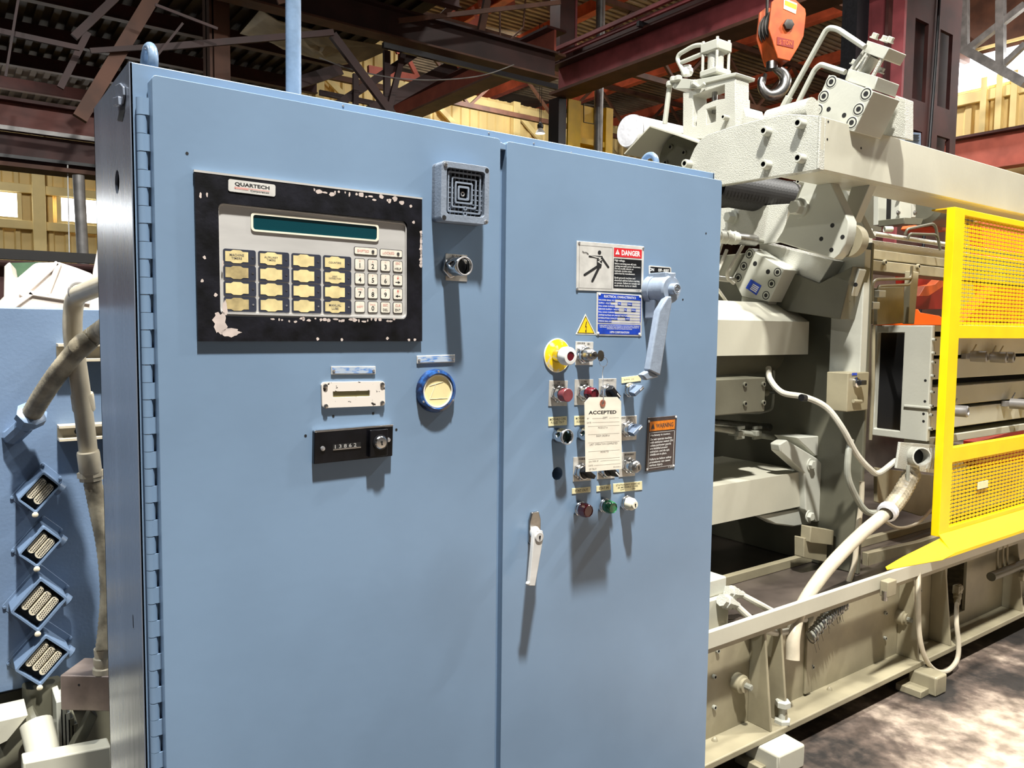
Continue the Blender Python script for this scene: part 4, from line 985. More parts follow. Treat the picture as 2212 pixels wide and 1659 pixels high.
m = MB(); m.obox(o2+V((-.010, -.018, -.042)), X*.012, Y*.016, Z*.022); m.build('lock_hasp', 'cast_blue', t, bevel=.003)
MB().lathe(o2, -Y, [(.013, .055), (.013, .076), (.0115, .078), (.0095, .078), (.009, .0765), (0, .0765)], 28).build('hub', 'cast_blue', t)
m = MB()
for k in range(3): m.box(o2.x-.006, o2.x+.006, -.0773, -.0768, o2.z-.006+k*.005, o2.z-.0045+k*.005)
m.torus(o2-Y*.0771, Y, .0075, .0008, 20, 6); m.build('hub_emblem', 'screw', t)
A = ats(((1443, 640), (1455, 640), (1446, 690), (1427, 812), (1402, 800), (1424, 672)), 'y', -.070)
m = MB(); m.prism(A, (0, .018, 0)); arm = m.build('handle_arm', 'cast_blue', t, bevel=.0035)
B = ats(((1403, 800), (1425, 814), (1397, 822), (1387, 810)), 'y', -.066)
MB().prism(B, (0, .016, 0)).build('handle_grip', 'cast_blue', arm, bevel=.003)

# ---- signs
sg = thing('danger_sign', 'white and red high voltage DANGER plate with shocked stick figure', 'sign', door_pt(1316, 628))
F = Face((1245.5, 521), (1390, 532), (1388.5, 632.5), (1243.5, 626.5), YD)
m = MB(); F.slab(m, F.rect(0, 0, 1, 1), 0, .0016); pl = m.build('plate', 'sign_silver', sg, bevel=.0005)
def flat(F, m, L, d=.0019): m.face([m.bm.verts.new(p) for p in F.loop(L, d)])
m = MB()
for L in (F.rect(.035, .075, .515, .081), F.rect(.035, .945, .515, .951), F.rect(.035, .075, .0385, .951), F.rect(.5115, .075, .515, .951)): flat(F, m, L)
m.build('pictogram_border', 'ink_soft', pl)
FI = lambda L: [((px-108)/1040.0, (py-82-(px-108)*.0790)/775.0) for px, py in L]   # crop pixels of the sign to its own frame
def limb(m, a, b, w, n=6, d=.0019):
    (ax, ay), (bx, by) = a, b; dx, dy = bx-ax, by-ay; q = math.hypot(dx, dy); ux, uy = dx/q, dy/q; nx, ny = -uy, ux
    L = [(ax+nx*w, ay+ny*w)]+[(ax-ux*w*math.sin(math.pi*k/n)+nx*w*math.cos(math.pi*k/n), ay-uy*w*math.sin(math.pi*k/n)+ny*w*math.cos(math.pi*k/n)) for k in range(1, n)]+[(ax-nx*w, ay-ny*w), (bx-nx*w, by-ny*w)]+[(bx+ux*w*math.sin(math.pi*k/n)-nx*w*math.cos(math.pi*k/n), by+uy*w*math.sin(math.pi*k/n)-ny*w*math.cos(math.pi*k/n)) for k in range(1, n)]+[(bx+nx*w, by+ny*w)]
    flat(F, m, FI(L), d)
m = MB()
flat(F, m, FI([(443+26*math.cos(k*.35), 265+34*math.sin(k*.35)) for k in range(18)]))
limb(m, (298, 326), (440, 335), 17); limb(m, (470, 335), (582, 503), 15, d=.00195); limb(m, (440, 470), (228, 616), 19, d=.002); limb(m, (448, 480), (342, 718), 18, d=.00205)
flat(F, m, FI([(405, 318), (490, 322), (480, 460), (470, 510), (432, 522), (405, 500)]), .0021)
for a, b in (((190, 245), (205, 262)), ((205, 262), (245, 262)), ((245, 262), (268, 280)), ((268, 280), (275, 295))): limb(m, a, b, 5, 3, .0022)
m.build('shock_figure', 'ink', pl)
m = MB(); flat(F, m, FI([(285, 308), (405, 352), (440, 352), (425, 375), (460, 380), (410, 412), (478, 458), (472, 440), (440, 412), (482, 380), (455, 368), (470, 345), (400, 330)]), .0024); m.build('lightning_bolt', 'sign_silver', pl)
m = MB(); flat(F, m, F.rect(.535, .075, .965, .265)); m.build('danger_band', 'red', pl)
m = MB(); F.text(m, 'DANGER', .795, .170, .0022, w=.29, h=.115, bold=.035)
flat(F, m, [(.555, .215), (.62, .215), (.5875, .105)], .0022); m.build('danger_lettering', 'white_ink', pl)
m = MB(); F.text(m, '!', .5875, .178, .0025, h=.07, bold=.03); m.build('alert_mark', 'red', pl)
m = MB(); flat(F, m, F.rect(.535, .300, .965, .925)); m.build('message_panel', 'sign_black', pl)
m = MB(); F.text(m, 'High voltage.', .548, .345, .0022, h=.055, align='LEFT', bold=.012)
F.text(m, 'Before servicing turn off, lock\nout/tag out main power disconnect.\nDo not modify electric or\nhydraulic circuits unless\nauthorized by manufacturer.', .548, .515, .0022, w=.40, h=.255, align='LEFT', bold=.012)
F.text(m, 'Earth ground machine and\nelectrical cabinet before turning\non power. Failure to comply can\ncause shock, burns or death.', .548, .79, .0022, w=.395, h=.21, align='LEFT', bold=.012)
m.build('message_lettering', 'white_ink', pl)
m = MB(); F.text(m, 'C 3334', .915, .962, .0022, h=.026); m.build('part_number', 'ink', pl)
for u, v in ((.03, .035), (.985, .04), (.012, .965), (.975, .985)): screw(F.pt(u, v, .0014), .0030, sg)

sg = thing('rating_plate', 'blue and silver ELECTRICAL CHARACTERISTICS rating plate', 'sign', door_pt(1337, 726))
F = Face((1288.5, 632), (1387, 637), (1385, 727), (1287, 724), YD)
m = MB(); F.slab(m, F.rect(0, 0, 1, 1), 0, .0012); pl = m.build('plate', 'sign_silver', sg, bevel=.0005)
def R(a, b, c, d, dd=.0016): flat(F, m, F.rect(a, b, c, d), dd)
m = MB(); R(.03, .025, .97, .135); R(.03, .73, .965, .965)
rows = [.155+.070*i for i in range(8)]
lefts = [(.03, .39), (.03, .30), (.03, .39), (.03, .48), (.03, .39), (.03, .66), (.03, .45), (.03, .32)]
for z0, (a, b) in zip(rows, lefts): R(a, z0-.02, b, z0+.050)
R(.45, .205, .52, .275); R(.66, .205, .765, .275); R(.59, .345, .65, .415); R(.75, .345, .85, .415); R(.62, .555, .72, .625)
for z0 in rows: R(.30, z0+.043, .97, z0+.050)
R(.955, .13, .97, .66)
m.build('blue_print', 'sign_blue', pl)
m = MB(); F.text(m, 'ELECTRICAL CHARACTERISTICS', .5, .08, .0019, w=.70, h=.055, bold=.02)
for s, z0, w in (('MACHINE SERIAL NO.', .17, .34), ('SUPPLY - VOLTS', .24, .26), ('FULL LOAD CURRENT', .31, .35), ('SERVICE SUPPLY - VOLTS', .38, .44), ('FULL LOAD CURRENT', .45, .35), ('AMPERE RATING OF LARGEST MOTOR', .52, .62), ('INTERRUPTING CAPACITY', .59, .41), ('WIRING DIAG. NO.', .66, .28)):
    F.text(m, s, .04, z0, .0019, w=w, h=.036, align='LEFT', bold=.015)
for s, u, z0, w in (('PH.', .485, .24, .045), ('FREQ.', .71, .24, .085), ('PH.', .62, .38, .045), ('FREQ.', .80, .38, .085), ('AMPS', .67, .59, .08)): F.text(m, s, u, z0, .0019, w=w, h=.034, bold=.015)
F.text(m, 'OVERCURRENT PROTECTION PROVIDED AT MACHINE SUPPLY TERMINALS\nELECTRICAL EQUIPMENT AND WIRING OF THE MACHINE CONFORM TO\nSTANDARDS FOR METALWORKING MACHINES', .5, .80, .0019, w=.88, h=.10, bold=.01)
F.text(m, 'HPM CORPORATION', .5, .915, .0019, w=.42, h=.05, bold=.02)
m.build('lettering', 'white_ink', pl)
for u, v in ((.055, .04), (.945, .045), (.04, .945), (.945, .945)): screw(F.pt(u, v, .001), .0030, sg, material='white')

sg = thing('hazard_triangle', 'small yellow triangle sticker with black lightning bolt', 'sign', door_pt(1265, 724))
T = ats(((1264.5, 678), (1287, 723), (1243.5, 722)), 'y', YD)
def tri(k, d):
    c = (T[0]+T[1]+T[2])/3; return [c+(p-c)*k-Y*d for p in T]
MB().prism(tri(1, 0), (0, -.0005, 0)).build('white_edge', 'cream', sg)
MB().prism(tri(.86, .0005), (0, -.0002, 0)).build('black_border', 'ink', sg)
MB().prism(tri(.76, .0007), (0, -.0002, 0)).build('yellow_field', 'yellow_sign', sg)
c = (T[0]+T[1]+T[2])/3; s = (T[1]-T[2]).length/240
bolt = [(2, 62), (-14, 10), (4, 14), (-4, -18), (-12, -14), (2, -48), (8, -16), (4, -16), (12, 20), (-2, 18), (12, 62)]
m = MB(); m.face([m.bm.verts.new(c+X*a*s*.9+Z*(b-8)*s-Y*.0012) for a, b in bolt]); m.build('bolt_symbol', 'ink', sg)

sg = thing('warning_plate', 'brown and orange WARNING machinery in motion plate', 'sign', door_pt(1426, 1014))
F = Face((1399, 903), (1461, 896.5), (1457, 1010), (1393, 1018), YD)
m = MB(); F.slab(m, F.rect(0, 0, 1, 1), 0, .0014); pl = m.build('plate', 'brown_sign', sg, bevel=.0005)
m = MB(); flat(F, m, F.rect(.07, .075, .93, .255)); m.build('orange_band', 'orange_sign', pl)
m = MB(); F.text(m, 'WARNING', .58, .165, .0022, w=.60, h=.085, bold=.03); flat(F, m, [(.12, .215), (.24, .215), (.18, .115)], .0022); m.build('warning_lettering', 'brown_sign', pl)
m = MB()
for L in (F.rect(.065, .285, .935, .291), F.rect(.065, .945, .935, .951), F.rect(.065, .285, .077, .951), F.rect(.923, .285, .935, .951)): flat(F, m, L)
F.text(m, 'Machinery in motion.', .11, .34, .0022, w=.68, h=.045, align='LEFT', bold=.014)
F.text(m, 'Do not operate machine\nwith extractor switch ON\nunless perimeter guards\nare installed around\nextractor, and die spit\nshields are in place.', .11, .56, .0022, w=.78, h=.34, align='LEFT', bold=.014)
F.text(m, 'Failure to follow safety\nprocedures can cause\nserious injury.', .11, .845, .0022, w=.75, h=.165, align='LEFT', bold=.014)
F.text(m, 'C 3320', .84, .972, .0022, w=.16)
m.build('lettering', 'white_ink', pl)
for u, v in ((.04, .07), (.965, .03), (.05, .965), (.955, .965)): screw(F.pt(u, v, .0012), .0028, sg, material='white')

# ---- nameplates, slotted plate, gauge, counter on the left door
for lab, c4 in (('worn blue nameplate above the white slotted plate', ((714.5, 791), (810, 791), (810, 808), (714.5, 809))), ('worn blue nameplate above the yellowed round gauge', ((899.5, 768), (981.5, 766.5), (981, 782), (899.5, 786)))):
    F = Face(*c4, YD); t = thing('nameplate', lab, 'nameplate', F.pt(.5, 1)); t.location.y = 0
    m = MB(); F.slab(m, F.rect(0, 0, 1, 1), 0, .0024); o = m.build('plate', 'sign_silver', t, bevel=.0005)
    m = MB(); F.slab(m, F.rect(.02, .12, .98, .88), .0024, .0028); m.build('blue_face', 'name_blue', o)
    for u in (.05, .95): screw(F.pt(u, .55, .0026), .0026, t)
F = Face((692, 825), (829, 823), (829.5, 876), (694, 881.5), YD)
t = thing('slotted_plate', 'white plate with peeling paint and a long slot, four corner screws', 'plate', F.pt(.5, 1)); t.location.y = 0
m = MB(); m.plate(F.o, F.ex, F.ey, F.rr(0, 0, 1, 1, .006), [F.rect(.17, .37, .75, .60)], (0, -.0045, 0)); m.build('plate', 'peeled_white', t, bevel=.001)
m = MB(); F.slab(m, F.rect(.16, .35, .77, .62), .0, .002); m.build('slot_window', 'slot', t)
for u, v in ((.055, .16), (.955, .14), (.055, .93), (.95, .88)): screw(F.pt(u, v, .0045), .0042, t, material='steel')
P = door_pt(940, 844); t = thing('round_gauge', 'round gauge with yellowed face and chipped blue rim', 'gauge', (P.x, 0, P.z-.04))
MB().lathe(P, -Y, [(.0405, 0), (.0405, .004), (.038, .011), (.033, .013), (.0315, .012), (.031, .007)], 44, cap=False).build('rim', 'gauge_rim', t)
MB().lathe(P, -Y, [(.0312, .010), (.0305, .0112), (.0288, .0112), (.0286, .008)], 44, cap=False).build('inner_ring', 'white', t)
MB().cyl(P, P-Y*.0085, .0300, seg=44).build('face', 'gauge_face', t)
m = MB()
for a, b in (((-.017, .010), (.012, .0165)), ((-.004, .013), (-.016, -.014)), ((-.016, -.014), (.022, -.014))):
    m.bar((P.x+a[0], -.0087, P.z+a[1]), (P.x+b[0], -.0087, P.z+b[1]), .0007, .0004)
m.build('tape_crease', 'cream', t)
for u, v in ((.0, 1), (-.87, -.5), (.87, -.5)): screw(P+V((u*.0358, -.0115, v*.0358)), .0022, t)
F = Face((679, 931), (850, 917.5), (847.5, 985), (679, 1003), -.010)
t = thing('hour_counter', 'glossy black digit counter with a round key lock', 'counter', (F.pt(.5, 1).x, 0, F.pt(.5, 1).z))
m = MB(); F.slab(m, F.rect(0, 0, 1, 1), -.010, 0); body = m.build('body', 'gloss_black', t, bevel=.0012)
m = MB(); F.slab(m, F.rect(0, -.01, 1, .055), -.009, .0005); m.build('pale_top_edge', 'chrome', body, bevel=.0008)  # pale metallic strip along the counter's top edge
m = MB(); F.slab(m, F.rect(.67, .10, .905, .94), 0, .008); o = m.build('lock_block', 'gloss_black', t, bevel=.0012)
c = F.pt(.80, .50, .008)
m = MB(); m.lathe(c, -Y, [(.0135, 0), (.0135, .002), (.0110, .003)], 30, cap=False); m.build('lock_collar', 'black', o)
MB().lathe(c, -Y, [(.0112, 0), (.0112, .004), (.0095, .0062), (0, .0066)], 30).build('lock_cylinder', 'chrome', o); keyhole(t, c, .0248, .0040)
m = MB(); F.slab(m, F.rect(.225, .46, .575, .60), 0, .0003); w = m.build('digit_window', 'dark', body)
m = MB(); F.slab(m, F.rect(.225, .60, .575, .635), 0, .0012); m.build('window_sill', 'chrome', body)
m = MB(); F.text(m, '1 3 8 6 2', .385, .53, .0006, w=.27, h=.11); m.build('digits', 'alu', w)
for u, v in ((.10, .55), (.935, .47)): screw(F.pt(u, v, 0), .0042, t)
# ================================================================ the die-casting machine behind the cabinet
def px_x(pts, x): return ats(pts, 'x', x)
def px_y(pts, y): return ats(pts, 'y', y)
def slab_x(name, pts, x, t, material, parent, bevel=.003, holes=(), **k):
    """plate facing -X: outline at x, thickness t towards +X"""
    P = [(p.y, p.z) for p in px_x(pts, x)]
    H = [[(p.y, p.z) for p in px_x(h, x)] for h in holes]
    m = MB(); m.plate((x, 0, 0), Y, Z, P, H, (t, 0, 0)); return m.build(name, material, parent, bevel=bevel, **k)
def slab_y(name, pts, y, t, material, parent, bevel=.003, holes=(), **k):
    P = [(p.x, p.z) for p in px_y(pts, y)]
    H = [[(p.x, p.z) for p in px_y(h, y)] for h in holes]
    m = MB(); m.plate((0, y, 0), X, Z, P, H, (0, t, 0)); return m.build(name, material, parent, bevel=bevel, **k)
_bolts = {}
def bolt_at(parent, p, axis, r, h, kind='socket', material='beige', name='bolt'):
    key = (kind, tuple(round(c, 3) for c in axis), round(r, 4), round(h, 4), material)
    p = V(p)
    if key not in _bolts:
        z = V((0, 0, 0))
        if kind == 'socket':
            m = MB().lathe(z, axis, [(r, 0), (r, h*.9), (r*.9, h), (r*.56, h)], 14, cap=False); m.mi = 1
            m.lathe(z, axis, [(r*.56, h), (r*.54, h*.4), (0, h*.4)], 6, cap=False)
        elif kind == 'sunk':
            m = MB().lathe(z, axis, [(r*.98, .002), (r*.58, .002)], 16, cap=False); m.lathe(z, axis, [(r*1.5, .0008), (r*1.25, .0016)], 16, cap=False); m.mi = 1
            m.lathe(z, axis, [(r*1.25, .0016), (r*.98, .002)], 16, cap=False); m.lathe(z, axis, [(r*.6, .0022), (0, .0022)], 10, cap=False)  # dark ring and disc painted in for the shade of the groove
        else: m = hexbolt(z, axis, r, h)
        me = m.build(name, material, None, mats=[material, 'dark']).data; bpy.data.objects.remove([o for o in bpy.data.objects if o.data == me][0])
        _bolts[key] = me
    o = bpy.data.objects.new(name, _bolts[key]); COL.objects.link(o); o.parent = parent; o.location = p-wloc(parent); return o
def hole_at(parent, p, axis, r, name='bolt_hole'):
    a = V(axis); o = MB().cyl(V(p)+a*.0006, V(p)-a*.002, r, seg=14).build(name, 'dark', parent); return o

# ---- base frame
base = thing('machine_bed', 'long beige welded machine base with bolted side web and rail', 'machine', (3.5, .55, .09))
X0, X1 = 1.58, 7.2
WY = .50
door_px = ats(((2045, 1262), (2088, 1240), (2086, 1352), (2045, 1376)), 'y', WY)
ox0, ox1 = door_px[0].x, door_px[1].x
m = MB(); m.plate((0, WY, 0), X, Z, [(X0, .10), (X1, .10), (X1, .49), (X0, .49)], [[(ox0, .175), (ox1, .175), (ox1, .43), (ox0, .43)]], (0, .014, 0)); m.build('side_web', 'base', base)
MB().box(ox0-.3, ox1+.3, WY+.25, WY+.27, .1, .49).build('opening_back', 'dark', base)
MB().box(X0, X1, .392, .62, .085, .110).build('bottom_flange', 'base', base, bevel=.004)
MB().box(X0, X1, .42, .438, .486, .546).build('top_rail', 'beige_warm', base, bevel=.003, label='flat rail bar along the top of the base')
MB().box(X0, X1, .438, .446, .462, .486).build('rail_ledge', 'base', base)
MB().box(X0, X1, WY+.014, 2.2, .470, .490).build('deck', 'deck_dark', base)
MB().box(X0, X1, .80, .83, .490, .53).build('deck_edge', 'base', base, bevel=.003)
MB().box(X0, X0+.02, WY, 2.2, .1, .49).build('end_web', 'base', base)
p = at(1915, 1267, 'y', .41)
m = MB(); m.box(p.x-.035, p.x+.035, .385, .42, p.z-.035, p.z+.03); m.build('rail_lug', 'base', base, bevel=.004)
m = MB(); m.cyl((p.x-.03, .40, p.z-.05), (p.x-.03, .40, p.z-.01), .012, seg=10); m.build('lug_bolt', 'steel', base)
# vertical stiffeners
for px in (1656, 1690, 1975, 2043, 2195):
    p = at(px, 1430 if px < 1800 else 1330, 'y', .43)
    m = MB(); m.prism([(p.x-.006, WY, .11), (p.x-.006, .400, .11), (p.x-.006, .440, .468), (p.x-.006, WY, .468)], (.012, 0, 0)); m.build('stiffener', 'base', base, bevel=.002)
m = MB()
p0 = at(1625, 1500, 'y', WY)
m.tube([(p0.x, WY-.004, .13), (p0.x+.01, WY-.006, .30), (p0.x+.012, WY-.004, .46)], .007, 8); m.build('weld_seam', 'beige_gloss', base)
p0 = at(1742, 1450, 'y', WY); MB().box(p0.x-.02, p0.x+.02, WY-.012, WY, .12, .44).build('cover_strip', 'base', base, bevel=.003)
# anchor bosses and screws
for px, py, r in ((1590, 1472, .030), (1940, 1331, .030), (2205, 1232, .03)):
    p = at(px, py, 'y', WY)
    m = MB(); m.lathe((p.x, WY, p.z), -Y, [(r*1.15, 0), (r*1.1, .03), (r*.85, .034), (r*.85, .044), (0, .044)], 22); b = m.build('anchor_boss', 'base', base)
    m = MB(); m.lathe((p.x, WY-.044, p.z), -Y, [(r*.42, 0), (r*.42, .02), (r*.3, .024), (0, .024)], 8); m.build('anchor_nut', 'hose_grey', b)
for px, py in ((1541, 1461), (1541, 1527), (1548, 1405), (1753, 1440), (1752, 1500), (1911, 1324), (1910, 1378), (1909, 1430), (1880, 1443), (1850, 1458), (1818, 1470), (1985, 1275)):
    bolt_at(base, (at(px, py, 'y', WY).x, WY, at(px, py, 'y', WY).z), -Y, .0085, .010, 'socket', 'hose_grey')
for px, py in ((1539, 1596), (1787, 1487)):
    p = at(px, py, 'z', .112); m = MB(); m.lathe((p.x, p.y-.01, .110), Z, [(.012, 0), (.010, .006), (.005, .012), (0, .014)], 9); m.build('paint_lump', 'base', base)
# levelling screws
for px, py, hh, r in ((1669, 1545, .155, .020), (1690, 1560, .085, .028)):
    p = at(px, py, 'z', .11)
    m = MB(); m.cyl((p.x, p.y, .11), (p.x, p.y, .11+hh*.75), r*.55, seg=12); m.lathe((p.x, p.y, .11+hh*.72), Z, [(r, 0), (r, hh*.22), (r*.85, hh*.27)], 6, phase=.4); m.lathe((p.x, p.y, .11), Z, [(r*1.1, 0), (r*1.1, .012), (r*.9, .016)], 6); m.build('levelling_screw', 'beige', base)
# feet
for i, px in enumerate((1688, 2020)):
    p = at(px, 1630 if i == 0 else 1475, 'z', .04)
    f = thing('foot_block', ['cream painted block under the base corner beside the levelling screws', 'grey steel block under the base below the hanging hose loop'][i], 'block', (p.x, p.y, 0))
    k_ = 1 - .4*i
    m = MB(); m.prism([(p.x-.09*k_, p.y-.05*k_, 0), (p.x+.06*k_, p.y-.055*k_, 0), (p.x+.075*k_, p.y+.09, 0), (p.x-.09*k_, p.y+.09, 0)], (0, 0, .085)); m.build('block', 'beige_warm' if i == 0 else 'base', f, bevel=.008)
    MB().box(p.x-.12, p.x+.10, p.y-.0, p.y+.11, 0, .03).build('shim', 'base', f, bevel=.003)

# ---- valve block with two hoses at the left end of the deck
vb = thing('valve_block', 'pale valve block with two hose fittings on the machine deck', 'valve block', at(1560, 1340, 'y', .50))
q = px_y(((1528, 1262), (1579, 1278), (1578, 1318), (1528, 1300)), .52)
m = MB(); m.box(q[0].x-.08, q[1].x, .54, .64, q[3].z, q[0].z); m.build('block', 'beige', vb, bevel=.006)
m = MB(); m.box(q[0].x-.1, q[1].x-.01, .52, .75, .49, q[3].z); m.build('foot_plate', 'beige_warm', vb, bevel=.003)
hp = []
for (a, b, c) in (((1568, 1278), (1600, 1284), (1614, 1292)), ((1558, 1296), (1583, 1305), (1592, 1318))):
    A, B, Cc = [at(*k, 'y', .50 if a[0] == 1558 else .53) for k in (a, b, c)]
    m = MB(); d = (B-A).normalized()
    m.lathe(A, d, [(.022, 0), (.022, .02), (.026, .022), (.026, .045), (.02, .05), (.02, .07), (.014, .075), (.014, .10)], 8); m.build('hose_fitting', 'beige_gloss', vb)
    hp.append(A+d*.09)
h = thing('hydraulic_hose', 'upper hose from the valve block going behind the base rail', 'hose', hp[0])
MB().tube(smooth_path([hp[0], at(1640, 1305, 'y', .50), at(1690, 1330, 'y', .48), at(1740, 1338, 'y', .47)], 8), .012, 10).build('hose', 'hose', h)
h = thing('hydraulic_hose', 'lower hose from the valve block drooping below the base rail', 'hose', hp[1])
MB().tube(smooth_path([hp[1], at(1620, 1335, 'y', .47), at(1645, 1356, 'y', .455), at(1675, 1367, 'y', .455), at(1712, 1362, 'y', .455)], 8), .0125, 10).build('hose', 'hose', h)

# ---- big beige hose with sleeve
h = thing('large_hose', 'thick cream hose rising across the rail to the yellow guard', 'hose', at(1715, 1410, 'y', .40))
P = [at(1712, 1425, 'y', .425), at(1714, 1370, 'y', .44), at(1730, 1315, 'y', .466), at(1778, 1240, 'y', .468), at(1850, 1163, 'y', .46), at(1918, 1105, 'y', .45)]
MB().tube(smooth_path(P, 8), .026, 16).build('hose', 'conduit', h)
P2 = [at(1918, 1105, 'y', .44), at(1945, 1070, 'y', .455), at(1972, 1020, 'y', .47)]
sp = smooth_path(P2, 14); MB().tube(sp, .036, 14, radii=[.033+(.005 if i % 2 else 0) for i in range(len(sp))]).build('bellows_sleeve', 'hose_dirty', h, smooth=False)
d = (P2[1]-P2[0]).normalized(); m = MB(); m.lathe(P2[0]-d*.02, d, [(.030, 0), (.040, .004), (.042, .012), (.037, .018), (.042, .024), (.041, .034), (.036, .04)], 16, cap=False); m.build('tape_band', 'alu_foil', h)
h = thing('frayed_hose', 'frayed wire-wrapped hose end hanging behind the thick cream hose', 'hose', at(1760, 1385, 'y', .44))
sp = smooth_path([at(1822, 1305, 'y', .46), at(1785, 1335, 'y', .45), at(1752, 1375, 'y', .445)], 16)
MB().tube(sp, .018, 10).build('core', 'hose_grey', h)
m = MB()
for i, p in enumerate(sp):
    if i % 2 == 0:
        d = (sp[min(i+1, len(sp)-1)]-sp[max(i-1, 0)]).normalized(); m.torus(p+V((random.uniform(-.003, .003), 0, random.uniform(-.003, .003))), d+V((0, .3, .1)), .020+random.uniform(0, .006), .003, 14, 5)
m.build('wire_wrap', 'steel', h, kind='stuff')
m = MB()
for i in range(14): p = sp[random.randrange(len(sp))]; m.tube([p, p+V((random.uniform(-.01, .03), random.uniform(-.02, 0), -random.uniform(.03, .07)))], .0009, 4)
m.build('frayed_strands', 'wire', h, kind='stuff')

# ---- hose loop on the base
h = thing('hose_loop', 'thin hose hanging in a U loop in front of the base', 'hose', at(2030, 1452, 'y', .38))
P = [at(x, y, 'y', yy) for x, y, yy in ((1984, 1236, .43), (1984, 1300, .40), (1986, 1370, .385), (1998, 1420, .375), (2020, 1448, .37), (2045, 1450, .37), (2066, 1428, .372), (2071, 1395, .378), (2066, 1340, .40), (2068, 1282, .45))]
MB().tube(smooth_path(P, 6), .0105, 10).build('hose', 'conduit', h)
d = (P[-1]-P[-2]).normalized(); m = MB(); m.lathe(P[-1]-d*.06, d, [(.014, 0), (.014, .03), (.018, .032), (.018, .06), (.012, .065)], 10); m.lathe(P[-1]+V((-.01, 0, .025)), X, [(.02, 0), (.02, .03)], 10); m.box(P[-1].x-.02, P[-1].x+.02, P[-1].y-.015, P[-1].y+.015, P[-1].z-.0, P[-1].z+.04); m.build('elbow_fitting', 'base', h, bevel=.002)
# ---- piping at the right end of the base
t = thing('pipe_manifold', 'row of small pipes and a round pipe on the base under the guard', 'pipes', at(2160, 1235, 'y', .40))
for i, px in enumerate((2155, 2167, 2176)):
    a, b = at(px, 1172, 'y', .44), at(px-1, 1232, 'y', .43); MB().tube([a, b], .006, 8).build('pipe', 'base', t)
a, b = at(2142, 1224, 'y', .41), at(2200, 1243, 'y', .41); a.z = b.z = (a.z+b.z)/2
MB().cyl(a, V((b.x+.3, a.y, a.z)), .022, seg=14).build('header_pipe', 'olive', t)
MB().lathe(at(2205, 1243, 'y', .40), -Y, [(.03, 0), (.03, .02), (.02, .025), (0, .03)], 8).build('pipe_nut', 'base', t)

# ---- two box arms and their brackets
AY = .80
def arm(name, label, rz, bz, tz, ty, x1, back):
    t = thing('box_arm', label, 'machine arm', (2.4, AY, bz))
    sec = [(AY, bz), (AY, rz), (ty, tz), (back, tz), (back, bz)]
    m = MB(); m.plate((1.56, 0, 0), Y, Z, sec, [], (x1-1.56, 0, 0)); m.build('arm_box', 'beige_warm', t, smooth=False); return t
r1, b1 = at(1600, 692, 'y', AY).z, at(1600, 768, 'y', AY).z
x1 = at(1748, 697, 'y', AY).x
upper = arm('upper', 'upper beige box arm with a sloping lit top, just right of the cabinet', r1, b1, at(1600, 651, 'y', .93).z, .93, x1, 1.35)
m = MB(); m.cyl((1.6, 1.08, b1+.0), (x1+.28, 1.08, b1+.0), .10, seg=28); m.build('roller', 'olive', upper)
r2, b2 = at(1600, 1041, 'y', AY).z, at(1600, 1121, 'y', AY).z
q = at(1600, 981, 'z', r2)
lower = arm('lower', 'lower beige box arm with clevis bracket at its right end', r2, b2, r2+.002, q.y, at(1742, 1020, 'y', AY).x, q.y+.002)
cl = [(1684, 960), (1700, 950), (1764, 989), (1781, 1006), (1778, 1125), (1764, 1128), (1741, 1102), (1738, 1021), (1686, 975)]
slab_y('clevis_plate', cl, AY-.03, .05, 'beige', lower, bevel=.006)
slab_y('clevis_tongue', [(1600, 987), (1608, 970), (1650, 955), (1692, 948), (1740, 960), (1760, 990), (1700, 990)], q.y+.004, .05, 'beige', lower, bevel=.006)
slab_y('clevis_plate', [(1735, 1098), (1765, 1130), (1715, 1138), (1675, 1133), (1640, 1114)], AY+.01, .05, 'beige', lower, bevel=.006)
for px, py in ((1750, 1003), (1747, 1115)): bolt_at(lower, at(px, py, 'y', AY-.03), -Y, .020, .02, 'hex', 'beige')
bolt_at(lower, at(1609, 977, 'y', q.y+.004), -Y, .012, .012, 'hex', 'beige')
slab_y('pivot_block', [(1720, 945), (1800, 940), (1805, 980), (1760, 985)], AY-.01, .12, 'beige', lower, bevel=.005)
bolt_at(lower, at(1796, 963, 'y', AY-.01), -Y, .022, .012, 'hex', 'beige')
slab_y('gusset', [(1782, 995), (1840, 990), (1842, 1085), (1782, 1095)], AY+.05, .2, 'olive', lower, bevel=.004)
# ---- drive shaft with universal joint, valve block behind
t = thing('drive_shaft', 'dark universal-joint shaft above the lower box arm', 'shaft', at(1700, 935, 'y', 1.0))
a, b = at(1530, 912, 'y', 1.05), at(1835, 938, 'y', 1.05); MB().tube([a, b], .018, 12).build('shaft', 'steel', t)
a, b = at(1540, 925, 'y', .95), at(1670, 945, 'y', .95); MB().tube([a, b], .013, 12).build('shaft', 'hose_grey', t)
for px in (1590, 1628):
    p = at(px, 935, 'y', .95); m = MB(); m.obox(p, X*.02, Y*.03, Z*.012); m.obox(p+V((.025, 0, .022)), X*.028, Y*.008, Z*.008); m.obox(p+V((.025, 0, -.022)), X*.028, Y*.008, Z*.008); m.build('joint_yoke', 'hose_grey', t, bevel=.003)
t = thing('port_block', 'square port block with four bolts under the upper box arm', 'valve block', at(1610, 886, 'y', .95))
f = px_x(((1603, 820), (1652, 815), (1652, 876), (1603, 884)), 2.75)
yy = [p.y for p in f]; zz = [p.z for p in f]
MB().box(2.30, 2.75, min(yy), max(yy), min(zz), max(zz)).build('block', 'olive', t, bevel=.004)
for px, py in ((1608, 831), (1648, 830), (1608, 872), (1648, 870)): p = at(px, py, 'y', min(yy)); bolt_at(t, (p.x, min(yy), p.z), -Y, .011, .008, 'socket', 'olive')
